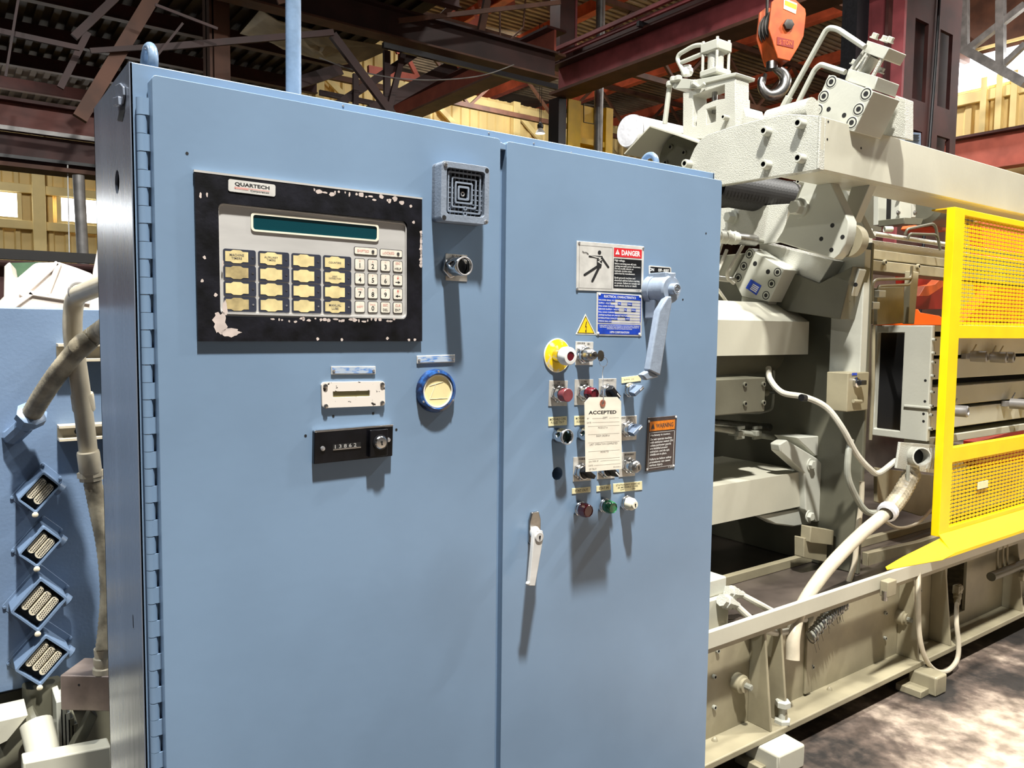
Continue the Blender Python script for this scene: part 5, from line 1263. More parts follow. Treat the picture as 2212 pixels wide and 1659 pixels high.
a = at(1625, 850, 'y', .93); MB().cyl(a, a+X*.10, .018, seg=14).build('spigot', 'olive', t); MB().cyl(a+X*.10, a+X*.24, .008, seg=12).build('rod', 'chrome', t)
for i, (pts, r) in enumerate(((((1672, 800), (1671, 860), (1668, 885), (1640, 892), (1560, 890)), .006),)):
    MB().tube(fillet([at(*k, 'y', 1.0) for k in pts], .03), r, 8).build('drain_pipe', 'hose_grey', t)

# ---- loose hoses in front of the platen
for lab, pts, r, mm in (('thin hose arching from under the upper box arm down to the sleeve', ((1660, 795, .84), (1664, 820, .80), (1690, 848, .74), (1740, 858, .66), (1785, 880, .60), (1820, 925, .55), (1850, 980, .53), (1878, 1012, .52), (1898, 1022, .52), (1935, 995, .54)), .0125, 'hose'),
                        ('grey hose hanging below the clevis bracket to the sleeve band', ((1838, 950, .55), (1832, 985, .54), (1832, 1030, .53), (1850, 1075, .52), (1872, 1105, .51), (1900, 1108, .50)), .0135, 'hose_grey'),
                        ('pale hose dropping to the deck left of the yellow guard', ((1862, 1040, .55), (1860, 1090, .55), (1852, 1150, .55), (1846, 1215, .55), (1832, 1262, .55)), .011, 'conduit'),
                        ('sagging cable loop under the dark bellows sleeve', ((1900, 1118, .6), (1940, 1140, .62), (1985, 1128, .64), (2020, 1090, .68)), .0075, 'conduit')):
    P = [at(a, b, 'y', c) for a, b, c in pts]
    h = thing('machine_hose', lab, 'hose', P[-1]); MB().tube(smooth_path(P, 7), r, 10).build('hose', mm, h)
    if 'arching' in lab:
        d = (P[5]-P[4]).normalized(); MB().cyl(P[3]-X*.03, P[3]+X*.01-Z*.004, .0145, seg=12).build('marker_band', 'black', h)

# ---- platen with switch box
pl = thing('platen', 'heavy grey-beige vertical platen in shade behind the box arms', 'machine', (3.3, 1.2, .49))
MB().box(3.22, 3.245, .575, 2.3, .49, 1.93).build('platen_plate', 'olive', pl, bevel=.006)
MB().box(1.6, 3.22, 1.75, 1.80, .49, 2.1).build('rear_plate', 'olive', pl)  # backing added to keep the depth behind the arms dark
MB().box(3.26, 6.2, 1.9, 1.95, .49, 2.0).build('dark_backing', 'deck_dark', pl)  # added dark sheet standing in for the shaded machine interior
m = MB(); q = at(1870, 595, 'x', 3.2); m.box(3.17, 3.22, .575, .72, 1.36, 1.90); m.build('edge_rib', 'beige', pl, bevel=.004)
slab_x('lit_strut', [(1842, 572), (1858, 582), (1822, 688), (1792, 672)], 3.1, .05, 'beige', pl)
for px, py in ((1848, 615), (1832, 650), (1813, 648), (1812, 630)): hole_at(pl, at(px, py, 'x', 3.1), -X, .009)
bolt_at(pl, at(1806, 670, 'x', 3.1), -X, .016, .02, 'socket', 'beige')
q = px_x(((1730, 1120), (1845, 1110), (1845, 1210), (1735, 1222)), 3.0)
for y_, pts in ((.70, ((1737, 1162), (1788, 1168), (1786, 1215), (1737, 1205))), (.68, ((1752, 1138), (1802, 1146), (1800, 1178), (1750, 1172)))):
    slab_y('step_bracket', pts, y_, .05, 'base', pl, bevel=.004)
sw = thing('switch_box', 'small beige switch box with black lever in front of the platen', 'switch', at(1833, 890, 'y', .6))
f = ats(((1786, 803), (1830, 805), (1829, 893), (1786, 878)), 'x', 3.05)
g = at(1878, 803, 'y', min(p.y for p in f))
yy0, yy1 = min(p.y for p in f), max(p.y for p in f); z1 = f[0].z; z0 = at(1830, 890, 'x', 3.05).z
MB().box(3.05, g.x, yy0, yy1, z0, z1).build('box', 'base', sw, bevel=.004)
p = at(1848, 826, 'y', yy0); MB().lathe(p, -Y, [(.022, 0), (.022, .012), (.016, .016), (0, .016)], 20).build('switch_collar', 'chrome', sw)
m = MB(); m.obox(p+V((.014, -.02, .0)), X*.022, Y*.010, Z*.010); m.build('switch_lever', 'black', sw, bevel=.003)
p = at(1846, 808, 'y', yy0-.001); MB().box(p.x-.018, p.x+.018, yy0-.002, yy0, p.z-.005, p.z+.005).build('name_tag', 'sign_blue', sw)
p = at(1843, 866, 'y', yy0); m = MB(); m.cyl(p+V((-.01, -.006, 0)), p+V((.05, -.006, -.004)), .008, seg=10); m.build('cable_gland', 'base', sw)

# ---- die block: side frame, T-slot front and clamps
CXB = 3.60; CYB = .49
db = thing('die_holder', 'beige die holder with T-slotted front and open side frame behind the guard', 'machine', (4.2, .8, 1.0))
zt, zb = at(2008, 703, 'x', CXB).z, at(2005, 955, 'x', CXB).z
yl = at(1884, 830, 'x', CXB).y; ym = at(1948, 830, 'x', CXB).y
m = MB(); fr = .022
m.plate((CXB, 0, 0), Y, Z, [(CYB, zb), (yl, zb), (yl, zt), (CYB, zt)], [[(ym, zb+.035), (yl-.018, zb+.035), (yl-.018, zt-.035), (ym, zt-.035)]], (.03, 0, 0)); m.build('side_frame', 'beige', db, bevel=.004)
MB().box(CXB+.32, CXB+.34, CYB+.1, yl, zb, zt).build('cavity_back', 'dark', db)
MB().box(CXB+.03, CXB+.34, yl-.01, yl, zb, zt).build('cavity_wall', 'dark', db)  # inner wall coloured near-black for the shade inside the frame
p = at(1982, 879, 'x', CXB); m = MB(); m.obox((CXB-.004, p.y, p.z), X*.004, Y*.06, Z*.006); m.build('lifting_slot', 'beige', db, bevel=.003)
for px, py in ((1999, 822), (1998, 867), (1995, 894), (1995, 910)): hole_at(db, at(px, py, 'x', CXB), -X, .006)
# T-slot bars on the front: each bar its own piece, dark slots between
rows = [(716, 722), (727, 768), (776, 820), (837, 880), (888, 930), (945, 962)]
xr = 6.2
for a, b in rows:
    za_, zb_ = at(2012, a, 'y', CYB).z, at(2012, b, 'y', CYB).z
    if b == 722: za_ = zt; zb_ = at(2012, 716, 'y', CYB).z
    m = MB(); m.box(CXB+.03, xr, CYB, CYB+.12, zb_, za_); m.build('slot_bar', 'beige_warm', db, bevel=.003)
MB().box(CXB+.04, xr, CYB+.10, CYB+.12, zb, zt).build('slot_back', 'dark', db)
for px, py in ((2015, 734), (2014, 763), (2014, 783), (2012, 812), (2011, 847), (2009, 877), (2008, 896), (2007, 926)):
    bolt_at(db, at(px, py, 'y', CYB), -Y, .0085, .014, 'socket', 'beige')
for px, py in ((2087, 769), (2130, 771), (2146, 771), (2172, 871), (2208, 872), (2045, 886)):
    p = at(px, py, 'y', CYB-.001); c = thing('die_clamp', None, 'clamp', p)
    names = {2087: 'grey cylindrical die clamp on the upper slot, first right of the post', 2130: 'grey cylindrical die clamp in the middle of the upper slot', 2146: 'grey cylindrical die clamp at the right end of the upper slot group', 2172: 'grey die clamp on the lower slot, left of the pair at the frame edge', 2208: 'grey die clamp on the lower slot at the right frame edge', 2045: 'grey die clamp on the lower slot partly hidden by the guard post'}
    c['label'] = names[px]; c['group'] = 'clamps on the die holder slots'
    MB().lathe(p, V((.2, -1, 0)), [(.026, .02), (.027, .085), (.023, .09), (.018, .09), (.017, .084), (0, .084)], 16).build('clamp_body', 'grey_pipe', c)
    m = MB(); m.cyl(p+V((0, 0, -.001)), p+V((.004, -.03, 0)), .012, seg=10); m.obox(p+V((-.03, -.012, .0)), X*.022, Y*.012, Z*.014); m.build('clamp_stud', 'grey_pipe', c, bevel=.002)
    MB().tube([p+V((-.01, -.02, .0)), p+V((.03, -.03, .055))], .0035, 6).build('clamp_pin', 'steel', c)
# pipes and small panel above the side frame
t = thing('pipework', 'small beige panel with bent pipes above the side frame', 'pipes', at(1920, 700, 'y', .7))
slab_y('panel', [(1895, 622), (1953, 618), (1953, 698), (1895, 702)], .72, .02, 'base', t)
for k, (a, b) in enumerate((((1884, 700), (1884, 628)), ((1897, 640), (1897, 622)))):
    pts = [at(*a, 'y', .70), at(*b, 'y', .70), at(b[0]+12 if k == 0 else b[0]+10, b[1]-22 if k == 0 else b[1]-8, 'y', .70), at(1966, 600+14*k, 'y', .70), at(1970, 570, 'y', .70)]
    MB().tube(fillet([pts[0], at(a[0], 604+14*k, 'y', .70), at(1968, 602+13*k, 'y', .70), at(1970, 575, 'y', .70)], .05), .007, 8).build('pipe', 'base', t)
for px, py in ((1888, 660), (1901, 635)): p = at(px, py, 'y', .69); m = MB(); m.obox(p, X*.03, Y*.012, Z*.016); m.build('pipe_clamp', 'beige', t, bevel=.003)
slab_y('post', [(1968, 585), (1985, 588), (1975, 700), (1962, 700)], .74, .03, 'base', t)
MB().tube([at(1887, 702, 'y', .64), at(1886, 830, 'y', .64), at(1880, 950, 'y', .64)], .008, 8).build('riser_pipe', 'base', t)
# conduit outlet box at the foot of the side frame
t = thing('outlet_fitting', 'pale outlet fitting with round spout below the side frame', 'fitting', at(1985, 1020, 'y', .47))
slab_y('mount_plate', [(1945, 955), (2032, 962), (2030, 1024), (1937, 1012)], .47, .012, 'beige_gloss', t)
p = at(1975, 985, 'y', .46); a = V((-.55, -.8, .1)); MB().lathe(p, a, [(.042, 0), (.042, .06), (.036, .062), (.034, .01)], 22, cap=False).build('spout', 'beige_gloss', t); MB().cyl(p+a*.01, p+a*.012, .034, seg=20).build('spout_bore', 'dark', t)
for i in range(3): q = [at(2002+7*i, 1012, 'y', .455), at(2008+5*i, 990, 'y', .445), at(2004+8*i, 968, 'y', .455)]; MB().tube(smooth_path(q, 5), .005, 6).build('bent_wire', 'beige_gloss', t)
a = at(1962, 1005, 'y', .45); MB().cyl(a, a-Z*.09, .008, seg=8).build('drain_stub', 'hose_grey', t)
slab_y('side_skirt', [(1895, 1010), (2035, 1030), (2035, 1105), (1990, 1115), (1895, 1085)], .80, .02, 'base', pl)
slab_y('lower_frame', [(1875, 1195), (1990, 1170), (2035, 1155), (2035, 1180), (1875, 1225)], .62, .03, 'base', pl)

# ---- orange machinery seen between the beams
t = thing('ladle_arm', 'orange ladle arm partly visible above the die holder', 'robot arm', at(2005, 690, 'y', 1.3))
slab_y('arm_plate', [(1968, 668), (1985, 668), (1990, 675), (2030, 682), (2050, 695), (2050, 705), (1968, 705)], 1.25, .25, 'orange_hot', t, bevel=.01)
slab_y('lower_plate', [(1964, 588), (2055, 600), (2055, 668), (1968, 668)], 1.55, .1, 'red_deep', t)
slab_y('brace', [(1985, 640), (1998, 618), (2020, 614), (2042, 592), (2048, 612), (2005, 640)], 1.45, .06, 'orange', t)
slab_y('upper_arm', [(2010, 490), (2022, 468), (2050, 462), (2050, 500), (2030, 500)], 1.3, .2, 'orange', t, bevel=.008)
slab_y('side_panel', [(2075, 700), (2212, 560), (2212, 690), (2075, 702)], 1.4, .1, 'orange', t)
slab_y('head_panel', [(2120, 478), (2212, 480), (2212, 700), (2140, 700)], 1.5, .1, 'oxide', t)
slab_y('floor_panel', [(2110, 955), (2212, 925), (2212, 1005), (2110, 1010)], 1.5, .1, 'red_deep', t)

# ---- sliding rails under the beam
t = thing('core_slide', 'horizontal beige slide rails running right to the guard under the top beam', 'machine', at(1960, 560, 'y', .85))
def xbar(name, px, py, x1, y, r=None, w=None, mm='beige', parent=None, h=None):
    a = at(px, py, 'y', y); m = MB()
    if r: m.cyl(a, V((x1, y, a.z)), r, seg=16)
    else: m.box(a.x, x1, y, y+w, a.z-h/2, a.z+h/2)
    return m.build(name, mm, parent, bevel=0 if r else .003)
xbar('guide_rod', 1888, 505, 5.6, .80, r=.012, mm='beige_gloss', parent=t)
xbar('slide_bar', 1884, 528, 5.6, .82, w=.10, h=.045, parent=t, mm='beige_gloss')
xbar('slide_bar', 1880, 548, 5.6, .80, w=.10, h=.045, parent=t, mm='base')
xbar('slide_bar', 1872, 572, 5.6, .78, w=.12, h=.052, parent=t, mm='base')
for px, py in ((1849, 557), (1909, 567), (1981, 576)): bolt_at(t, at(px, py, 'y', .78), -Y, .013, .012, 'socket', 'base')
slab_y('end_block', [(1865, 492), (1886, 494), (1884, 545), (1866, 545)], .78, .14, 'beige', t)
for px, py in ((1852, 483), (1910, 495)): bolt_at(t, at(px, py, 'y', .80), V((.8, -.6, 0)), .014, .04, 'socket', 'beige')
for i, (x0, y0, x1_, y1_) in enumerate(((1955, 495, 2020, 475), (1960, 505, 2025, 500))):
    MB().tube(fillet([at(x0, y0+12, 'y', .78), at(x0+5, y0, 'y', .77), at(x1_, y1_+7, 'y', .76), at(x1_+6, y1_+40, 'y', .76)], .05), .007, 8).build('oil_pipe', 'olive', t)
t = thing('plate_stack', 'upright plates and a dark round cylinder under the top beam', 'machine', at(1950, 500, 'y', 1.1))
slab_y('plate', [(1898, 412), (1916, 414), (1914, 490), (1897, 486)], 1.2, .03, 'beige', t)
slab_y('plate', [(1917, 405), (1935, 410), (1932, 490), (1915, 488)], 1.28, .03, 'black', t)
slab_y('plate', [(1944, 410), (1969, 414), (1968, 478), (1942, 478)], 1.1, .05, 'beige', t)
slab_y('plate', [(1970, 414), (1978, 416), (1978, 470), (1970, 470)], 1.12, .1, 'beige_gloss', t)
for px, py in ((1976, 420), (1975, 460), (1939, 425), (1939, 460)): bolt_at(t, at(px, py, 'y', 1.10), -Y, .010, .012, 'hex', 'steel')
p = at(1990, 440, 'y', 1.2); MB().lathe(p, X, [(.10, 0), (.13, .02), (.13, .08), (.12, .10), (.11, .5)], 28).build('cylinder', 'olive', t)
slab_y('base_block', [(1953, 470), (1995, 472), (1990, 485), (1953, 484)], 1.05, .15, 'olive', t)
slab_y('rear_web', [(1795, 385), (1900, 400), (1905, 500), (1855, 500)], 1.45, .04, 'olive', t)

# ---- top beam and its end plate
XB = 2.572
tb = thing('top_beam', 'long beige beam across the top of the machine with a bolted end plate', 'machine beam', (4.0, .45, 2.13))
MB().box(XB+.003, 6.6, .42, .45, 2.131, 2.318).build('beam_face', 'beige_warm', tb, bevel=.003)
MB().box(XB+.036, 6.6, .45, .60, 2.131, 2.145).build('beam_lower_flange', 'beige_warm', tb, bevel=.002)
slab_x('end_plate', [(1770, 250), (1700, 246), (1640, 258), (1585, 272), (1530, 290), (1512, 302), (1500, 320), (1489, 345), (1489, 372), (1540, 403), (1769, 366)], XB, .035, 'beige_gloss', tb)
m = MB()
m.cyl((XB+.001, .421, 2.133), (XB+.001, .421, 2.317), .0055, seg=10); m.cyl((XB+.030, .4195, 2.135), (XB+.030, .4195, 2.315), .0025, seg=8)
m.build('weld_bead', 'beige_gloss', tb)
for y, z in ((.636, 2.302), (.490, 2.302), (.631, 2.177), (.485, 2.177), (1.021, 2.242)):
    bolt_at(tb, (XB, y, z), -X, .0175, .034, 'socket', 'beige')
for px, py in ((1789, 263), (1860, 284), (1860, 320), (1787, 301), (1751, 1)): 
    if py > 1: p = at(px, py, 'y', .42); hole_at(tb, p, -Y, .0045)
p = at(1664, 262, 'x', 2.66); q = at(1756, 226, 'x', 2.66)
MB().tube([(2.66, p.y, p.z), (2.66, q.y, p.z+.006)], .045, 18).build('cross_tube', 'beige_gloss', tb)

MB().box(6.3, 6.5, .46, .60, .49, 2.131).build('support_post', 'base', tb)
# ---- hexagonal bracket plate with big nut
HX = 2.85
hb2 = thing('swivel_bracket', 'angular beige bracket plate with a large hex nut below the beam corner', 'bracket', at(1750, 560, 'x', HX))
slab_x('bracket_plate', [(1741, 371), (1783, 369), (1833, 477), (1832, 500), (1826, 525), (1815, 547), (1800, 560), (1676, 521), (1690, 500)], HX, .06, 'beige', hb2, bevel=.004)
m = MB(); p = at(1812, 517, 'x', HX); m.cyl((HX+.058, p.y, p.z), (HX+.105, p.y, p.z), .064, seg=30); m.build('pivot_drum', 'base', hb2)
bolt_at(hb2, at(1729, 450, 'x', HX), -X, .030, .05, 'hex', 'beige')
bolt_at(hb2, at(1733, 394, 'x', HX), -X, .010, .03, 'socket', 'beige')
for px, py in ((1798, 487), (1774, 516), (1796, 540), (1820, 512)): hole_at(hb2, at(px, py, 'x', HX), -X, .009)
slab_x('rear_strut', [(1845, 385), (1882, 392), (1845, 480), (1828, 440)], 3.0, .05, 'beige', hb2)
slab_x('rear_strut', [(1795, 375), (1812, 378), (1880, 515), (1858, 500)], 3.1, .05, 'beige', hb2)
slab_x('backing_plate', [(1548, 450), (1705, 440), (1690, 520), (1640, 528), (1548, 515)], 3.02, .04, 'beige_gloss', hb2)
bolt_at(hb2, at(1584, 470, 'x', 3.02), -X, .024, .05, 'hex', 'beige')
# ---- lower manifold with six socket screws
MX = 2.97
mf = thing('lower_manifold', 'tilted square manifold block with six large socket screws and a blue label', 'valve block', at(1640, 650, 'x', MX))
slab_x('block', [(1617, 535), (1694.6, 582), (1661, 652), (1602, 640), (1582, 600)], MX, .20, 'beige', mf, bevel=.003)
for px, py in ((1619, 549), (1607, 575), (1595, 600), (1680, 588), (1667, 613), (1655, 638)): bolt_at(mf, at(px, py, 'x', MX), -X, .0155, .01, 'sunk', 'beige')
for px, py in ((1631, 569.5), (1659, 587)): hole_at(mf, at(px, py, 'x', MX), -X, .011, 'port')
q = px_x(((1622, 603), (1645, 617), (1634, 638), (1611, 622)), MX-.001); MB().prism(q, (-.0008, 0, 0)).build('data_label', 'sign_blue', mf)
c = sum((V(p) for p in q), V((0, 0, 0)))/4; m = MB()
e1 = (q[1]-q[0]); e2 = (q[3]-q[0])
for k in range(4):
    for a, b in ((.35, .92),): L = [q[0]+e1*a+e2*(.25+.17*k), q[0]+e1*b+e2*(.25+.17*k), q[0]+e1*b+e2*(.35+.17*k), q[0]+e1*a+e2*(.35+.17*k)]; m.face([m.bm.verts.new(p+V((-.0013, 0, 0))) for p in L])
m.build('label_print', 'white_ink', mf)
slab_x('underside_block', [(1640, 522), (1800, 562), (1770, 612), (1740, 604), (1694, 580), (1640, 548)], 3.08, .12, 'beige_gloss', mf)
slab_x('rear_block', [(1694, 582), (1770, 612), (1842, 575), (1815, 690), (1700, 672), (1661, 652)], 3.06, .14, 'olive', mf)
slab_x('lower_step', [(1602, 640), (1661, 652), (1655, 668), (1600, 660)], MX+.03, .16, 'beige', mf)
t = thing('core_rod', 'round cylinder rod with chromed collar left of the bracket plate', 'cylinder', at(1590, 520, 'y', .98))
a = at(1530, 524, 'y', .98); b = at(1590, 515, 'y', .98); c = at(1630, 512, 'y', .98)
z = b.z; MB().cyl((a.x, .98, z), (b.x, .98, z), .028, seg=20).build('rod_housing', 'beige', t)
MB().cyl((b.x, .98, z), (c.x, .98, z), .026, seg=20).build('collar', 'steel', t)
MB().cyl((c.x, .98, z), (c.x+.08, .98, z), .013, seg=14).build('rod', 'hose_grey', t)
m = MB(); m.tube([(a.x+.12+k*.006, .98+.030*math.cos(k*.9), z+.030*math.sin(k*.9)) for k in range(-22, 10)], .0025, 5); m.build('spring', 'beige', t)
t = thing('tube_bundle', 'bent hydraulic tubes left of the tilted manifold block', 'pipes', at(1570, 640, 'y', 1.05))
for pts, y, r in ((((1606, 528), (1570, 590), (1572, 602), (1585, 612)), 1.02, .008), (((1570, 540), (1545, 600)), 1.1, .008), (((1540, 600), (1590, 606)), 1.08, .012), (((1540, 610), (1575, 660)), 1.0, .007), (((1560, 520), (1548, 560)), 1.15, .009)):
    MB().tube(fillet([at(*k, 'y', y) for k in pts], .06), r, 8).build('tube', 'hose', t)

# ---- black bellows
t = thing('bellows', 'black ribbed rubber bellows under the end plate', 'bellows', at(1640, 470, 'y', 1.0))
c = at(1702, 430, 'y', 1.02); R = abs(at(1702, 393, 'y', 1.02).z-at(1702, 468, 'y', 1.02).z)/2
prof = []
n = 24; x0 = at(1535, 430, 'y', 1.02).x; L = c.x-x0
for k in range(n): prof += [(R, L*(k/n)), (R*.86, L*((k+.5)/n))]
MB().lathe((x0, 1.02, c.z), X, prof, 36, cap=False).build('ribs', 'rubber', t, smooth=False)
MB().lathe((c.x-.01, 1.02, c.z), X, [(R*.8, 0), (R*1.04, 0), (R*1.04, .02), (R*.8, .02)], 36).build('end_ring', 'steel', t)

# ---- folded hood and canister
t = thing('folded_hood', 'folded beige sheet hood over a round end cover', 'hood', at(1440, 345, 'x', 2.75))
a, b, c, d = px_x(((1348, 331), (1404, 271), (1462, 290), (1540, 318)), 2.80)
m = MB(); th = .006
m.prism([a, b, c, d, d-Z*th, c-Z*th, b-Z*th*1.2, a-Z*th+Y*-.004], (.42, 0, 0)); m.build('hood_sheet', 'beige_warm', t)
p = at(1462, 345, 'x', 2.95); MB().cyl((2.95, p.y, p.z), (3.2, p.y, p.z), .12, seg=30).build('end_cover', 'olive', t)
for px, py in ((1451, 318), (1480, 330), (1440, 352)): bolt_at(t, at(px, py, 'x', 2.95), -X, .013, .012, 'socket', 'olive')
t = thing('canister', 'white crinkled cylindrical canister at the left end of the folded hood', 'canister', at(1360, 320, 'x', 2.9))
p = at(1356, 283, 'x', 2.9); R = abs(at(1356, 247, 'x', 2.9).z-at(1356, 319, 'x', 2.9).z)/2
MB().lathe((2.9, p.y, p.z), X, [(0, 0), (R*.93, 0), (R, .015), (R, .40)], 32).build('body', 'alu_foil', t)
MB().torus((2.93, p.y, p.z), X, R, .003, 32, 6).build('end_seam', 'grey_pipe', t)

# ---- vertical cylinder unit on top
UX = 2.95
t = thing('vertical_cylinder_unit', 'upright hydraulic cylinder on a slotted steel frame with bent pipes', 'hydraulic unit', at(1545, 290, 'x', UX))
slab_x('frame_plate', [(1475, 200), (1495, 196), (1522, 177), (1588, 160), (1588, 300), (1475, 300)], UX, .10, 'beige_gloss', t, holes=[[(1497, 206), (1565, 183), (1565, 213), (1546, 216), (1521, 226), (1506, 240), (1504, 272), (1497, 272)], [(1526, 236), (1546, 230), (1546, 262), (1526, 269)]])
slab_x('mount_plate', [(1450, 187), (1460, 168), (1500, 172), (1590, 156), (1588, 164), (1515, 182), (1512, 192), (1455, 192)], UX-.01, .14, 'beige', t)
q = at(1545, 166, 'x', UX+.05); R = .052
H1 = at(1545, 113, 'x', UX+.05).z
MB().cyl((UX+.05, q.y, q.z), (UX+.05, q.y, H1), R*.72, seg=24).build('cylinder_tube', 'beige_gloss', t)
for z0, z1 in ((q.z-.002, q.z+.028), (H1-.008, H1+.04)): MB().box(UX+.05-R, UX+.05+R, q.y-R, q.y+R, z0, z1).build('cylinder_head', 'beige', t, bevel=.006)
for sx in (-1, 1):
    for sy in (-1, 1):
        MB().cyl((UX+.05+sx*R*.8, q.y+sy*R*.8, q.z), (UX+.05+sx*R*.8, q.y+sy*R*.8, H1+.05), .007, seg=8).build('tie_rod', 'beige_gloss', t)
MB().cyl((UX+.05, q.y, q.z-.17), (UX+.05, q.y, q.z), .013, seg=12).build('piston_rod', 'steel', t)
for pts in (((1524, 97), (1500, 98), (1467, 117), (1463, 128), (1480, 163)), ((1527, 116), (1518, 116), (1472, 135))):
    MB().tube(fillet([at(*k, 'x', UX+.02) for k in pts], .03), .0105, 10).build('bent_pipe', 'beige', t)
a, b = at(1447, 180, 'x', UX), at(1436, 268, 'x', UX); MB().tube([a, b], .013, 10).build('stand_pipe', 'beige', t)
for px, py in ((1447, 182), (1455, 172), (1465, 170), (1500, 180)): MB().lathe(at(px, py, 'x', UX-.01), Z, [(.014, -.014), (.019, -.008), (.019, .008), (.014, .014)], 10).build('pipe_nut', 'beige', t)
m = MB(); m.tube(fillet([at(1498, 180, 'x', UX-.02), at(1512, 190, 'x', UX-.02), at(1522, 180, 'x', UX-.02)], .02), .009, 8); m.build('pipe_elbow', 'beige', t)
p = at(1484, 163, 'x', UX+.05); MB().lathe(p, Z, [(.024, 0), (.03, .012), (.028, .03), (.02, .036), (.020, .046), (0, .048)], 18).build('breather_cap', 'white', t)
bolt_at(t, at(1572, 255, 'x', UX), -X, .012, .035, 'socket', 'beige')
slab_x('side_block', [(1588, 235), (1606, 230), (1612, 250), (1640, 255), (1668, 270), (1588, 296)], UX+.06, .14, 'beige_gloss', t)
MB().cyl(at(1612, 240, 'x', UX+.1), at(1612, 218, 'x', UX+.1), .016, seg=14).build('plug', 'beige_warm', t)

# ---- upper manifold with tie-rod cylinder
t = thing('upper_manifold', 'tilted manifold block with tie-rod cylinder above the top beam', 'valve block', at(1830, 300, 'x', 2.75))
KX = 2.76
slab_x('block', [(1790, 161), (1887, 197), (1845, 285), (1745, 262)], KX, .185, 'beige', t, bevel=.003)
for px, py in ((1796, 177), (1780, 208), (1767, 238), (1871, 203), (1855, 236), (1840, 265)): bolt_at(t, at(px, py, 'x', KX), -X, .0165, .01, 'sunk', 'beige')
for px, py in ((1790, 236), (1823.5, 249)): hole_at(t, at(px, py, 'x', KX), -X, .009, 'port')
slab_x('side_flange', [(1935, 206), (1956, 213), (1956, 300), (1900, 290)], 2.99, .06, 'beige_gloss', t)
slab_x('cylinder_head', [(1833, 148), (1897, 166), (1888, 194), (1824, 173)], KX+.02, .15, 'beige', t, bevel=.003)
slab_x('cylinder_head', [(1873, 87), (1921.5, 103), (1908, 128), (1866, 113)], KX+.02, .12, 'beige', t, bevel=.003)
ax = (at(1895, 115, 'x', KX)-at(1862, 160, 'x', KX)); 
a, b = at(1858, 158, 'x', KX+.08), at(1885, 120, 'x', KX+.08); MB().cyl(a, b, .032, seg=20).build('cylinder_tube', 'beige_gloss', t)
for (p0, p1) in (((1838, 152), (1876, 98)), ((1886, 164), (1914, 112)), ((1852, 160), (1880, 112))):
    for dx in (.03, .13): MB().cyl(at(*p0, 'x', KX+dx), at(*p1, 'x', KX+dx), .0075, seg=8).build('tie_rod', 'beige_gloss', t)
for px, py in ((1887, 84), (1908, 90), (1920, 92), (1843, 141), (1900, 158)): 
    bolt_at(t, at(px, py, 'x', KX+.06), V((0, -.5, .87)), .012, .02, 'hex', 'beige')
for pts in (((1868, 102), (1808, 62), (1787, 60), (1702, 215)), ((1826, 156), (1773, 139), (1760, 150), (1719, 232))):
    P = [at(*k, 'x', KX) for k in pts]
    MB().tube(fillet(P, .06), .0105, 10).build('bent_pipe', 'beige', t)
    d = (P[-1]-P[-2]).normalized(); MB().tube([P[-1]-d*.01, P[-1]+d*.05], .016, 10).build('pipe_coupling', 'beige', t)
    MB().tube([P[-1]+d*.04, P[-1]+d*.17], .0105, 8).build('pipe_end', 'beige', t)

# ---- yellow mesh guard
GY = .36
gd = thing('mesh_guard', 'bright yellow safety guard with expanded metal panels', 'safety guard', (4.0, GY, .62))
gx0 = at(2056, 600, 'y', GY).x; gx1 = 5.2
zT = at(2066, 447, 'y', GY).z; zB = at(2035, 1158, 'y', GY).z
m = MB(); pw = at(2078, 600, 'y', GY).x-gx0
m.box(gx0, gx0+pw, GY, GY+.035, zB, zT); m.build('post', 'yellow', gd, bevel=.002)
def zz_(px, py): return at(px, py, 'y', GY).z
bars = [(zz_(2075, 463)+.0, zT), (zz_(2070, 731), zz_(2070, 702)), (zz_(2062, 999), zz_(2062, 967)), (zB-.005, zB+.03)]
for a, b in bars: MB().box(gx0+pw, gx1, GY+.003, GY+.032, a, b).build('cross_bar', 'yellow', gd, bevel=.002)
MB().box(gx0+.005, gx1, GY+.034, GY+.10, zT-.006, zT).build('top_flange', 'yellow_old', gd)
MB().box(gx1, gx1+pw, GY, GY+.035, zB, zT).build('post', 'yellow', gd, bevel=.002)
# kick plate: a sheet that turns down and out to a pointed tip at the left
tip = at(1909, 1226, 'y', GY-.06); tl = at(2036, 1160, 'y', GY); 
z2 = at(2060, 1195, 'y', GY-.06).z
def sheet(m, quad, n, t=.004):
    m.prism(quad, V(n)*t)
m = MB(); sheet(m, [(gx0, GY, zB+.01), (gx1, GY, zB+.01), (gx1, GY-.07, zB-.052), (gx0-.02, GY-.07, zB-.052), ], (0, .5, -.8)); 
sheet(m, [(gx0-.02, GY-.07, zB-.052), (gx1, GY-.07, zB-.052), (gx1, GY-.072, zB-.064), (gx0-.10, GY-.072, zB-.064)], (0, 1, 0))
m.build('kick_plate', 'yellow_old', gd)
m = MB(); sheet(m, [tl, (gx0+.02, GY-.07, zB-.052), (gx0-.12, GY-.075, zB-.062), V((tip.x, GY-.075, tip.z-.004)), V((tip.x, GY-.068, tip.z+.006)), (tip.x+.16, GY-.05, tip.z+.014)], (0, .5, -.8)); m.build('kick_tip', 'yellow', gd, bevel=.001)
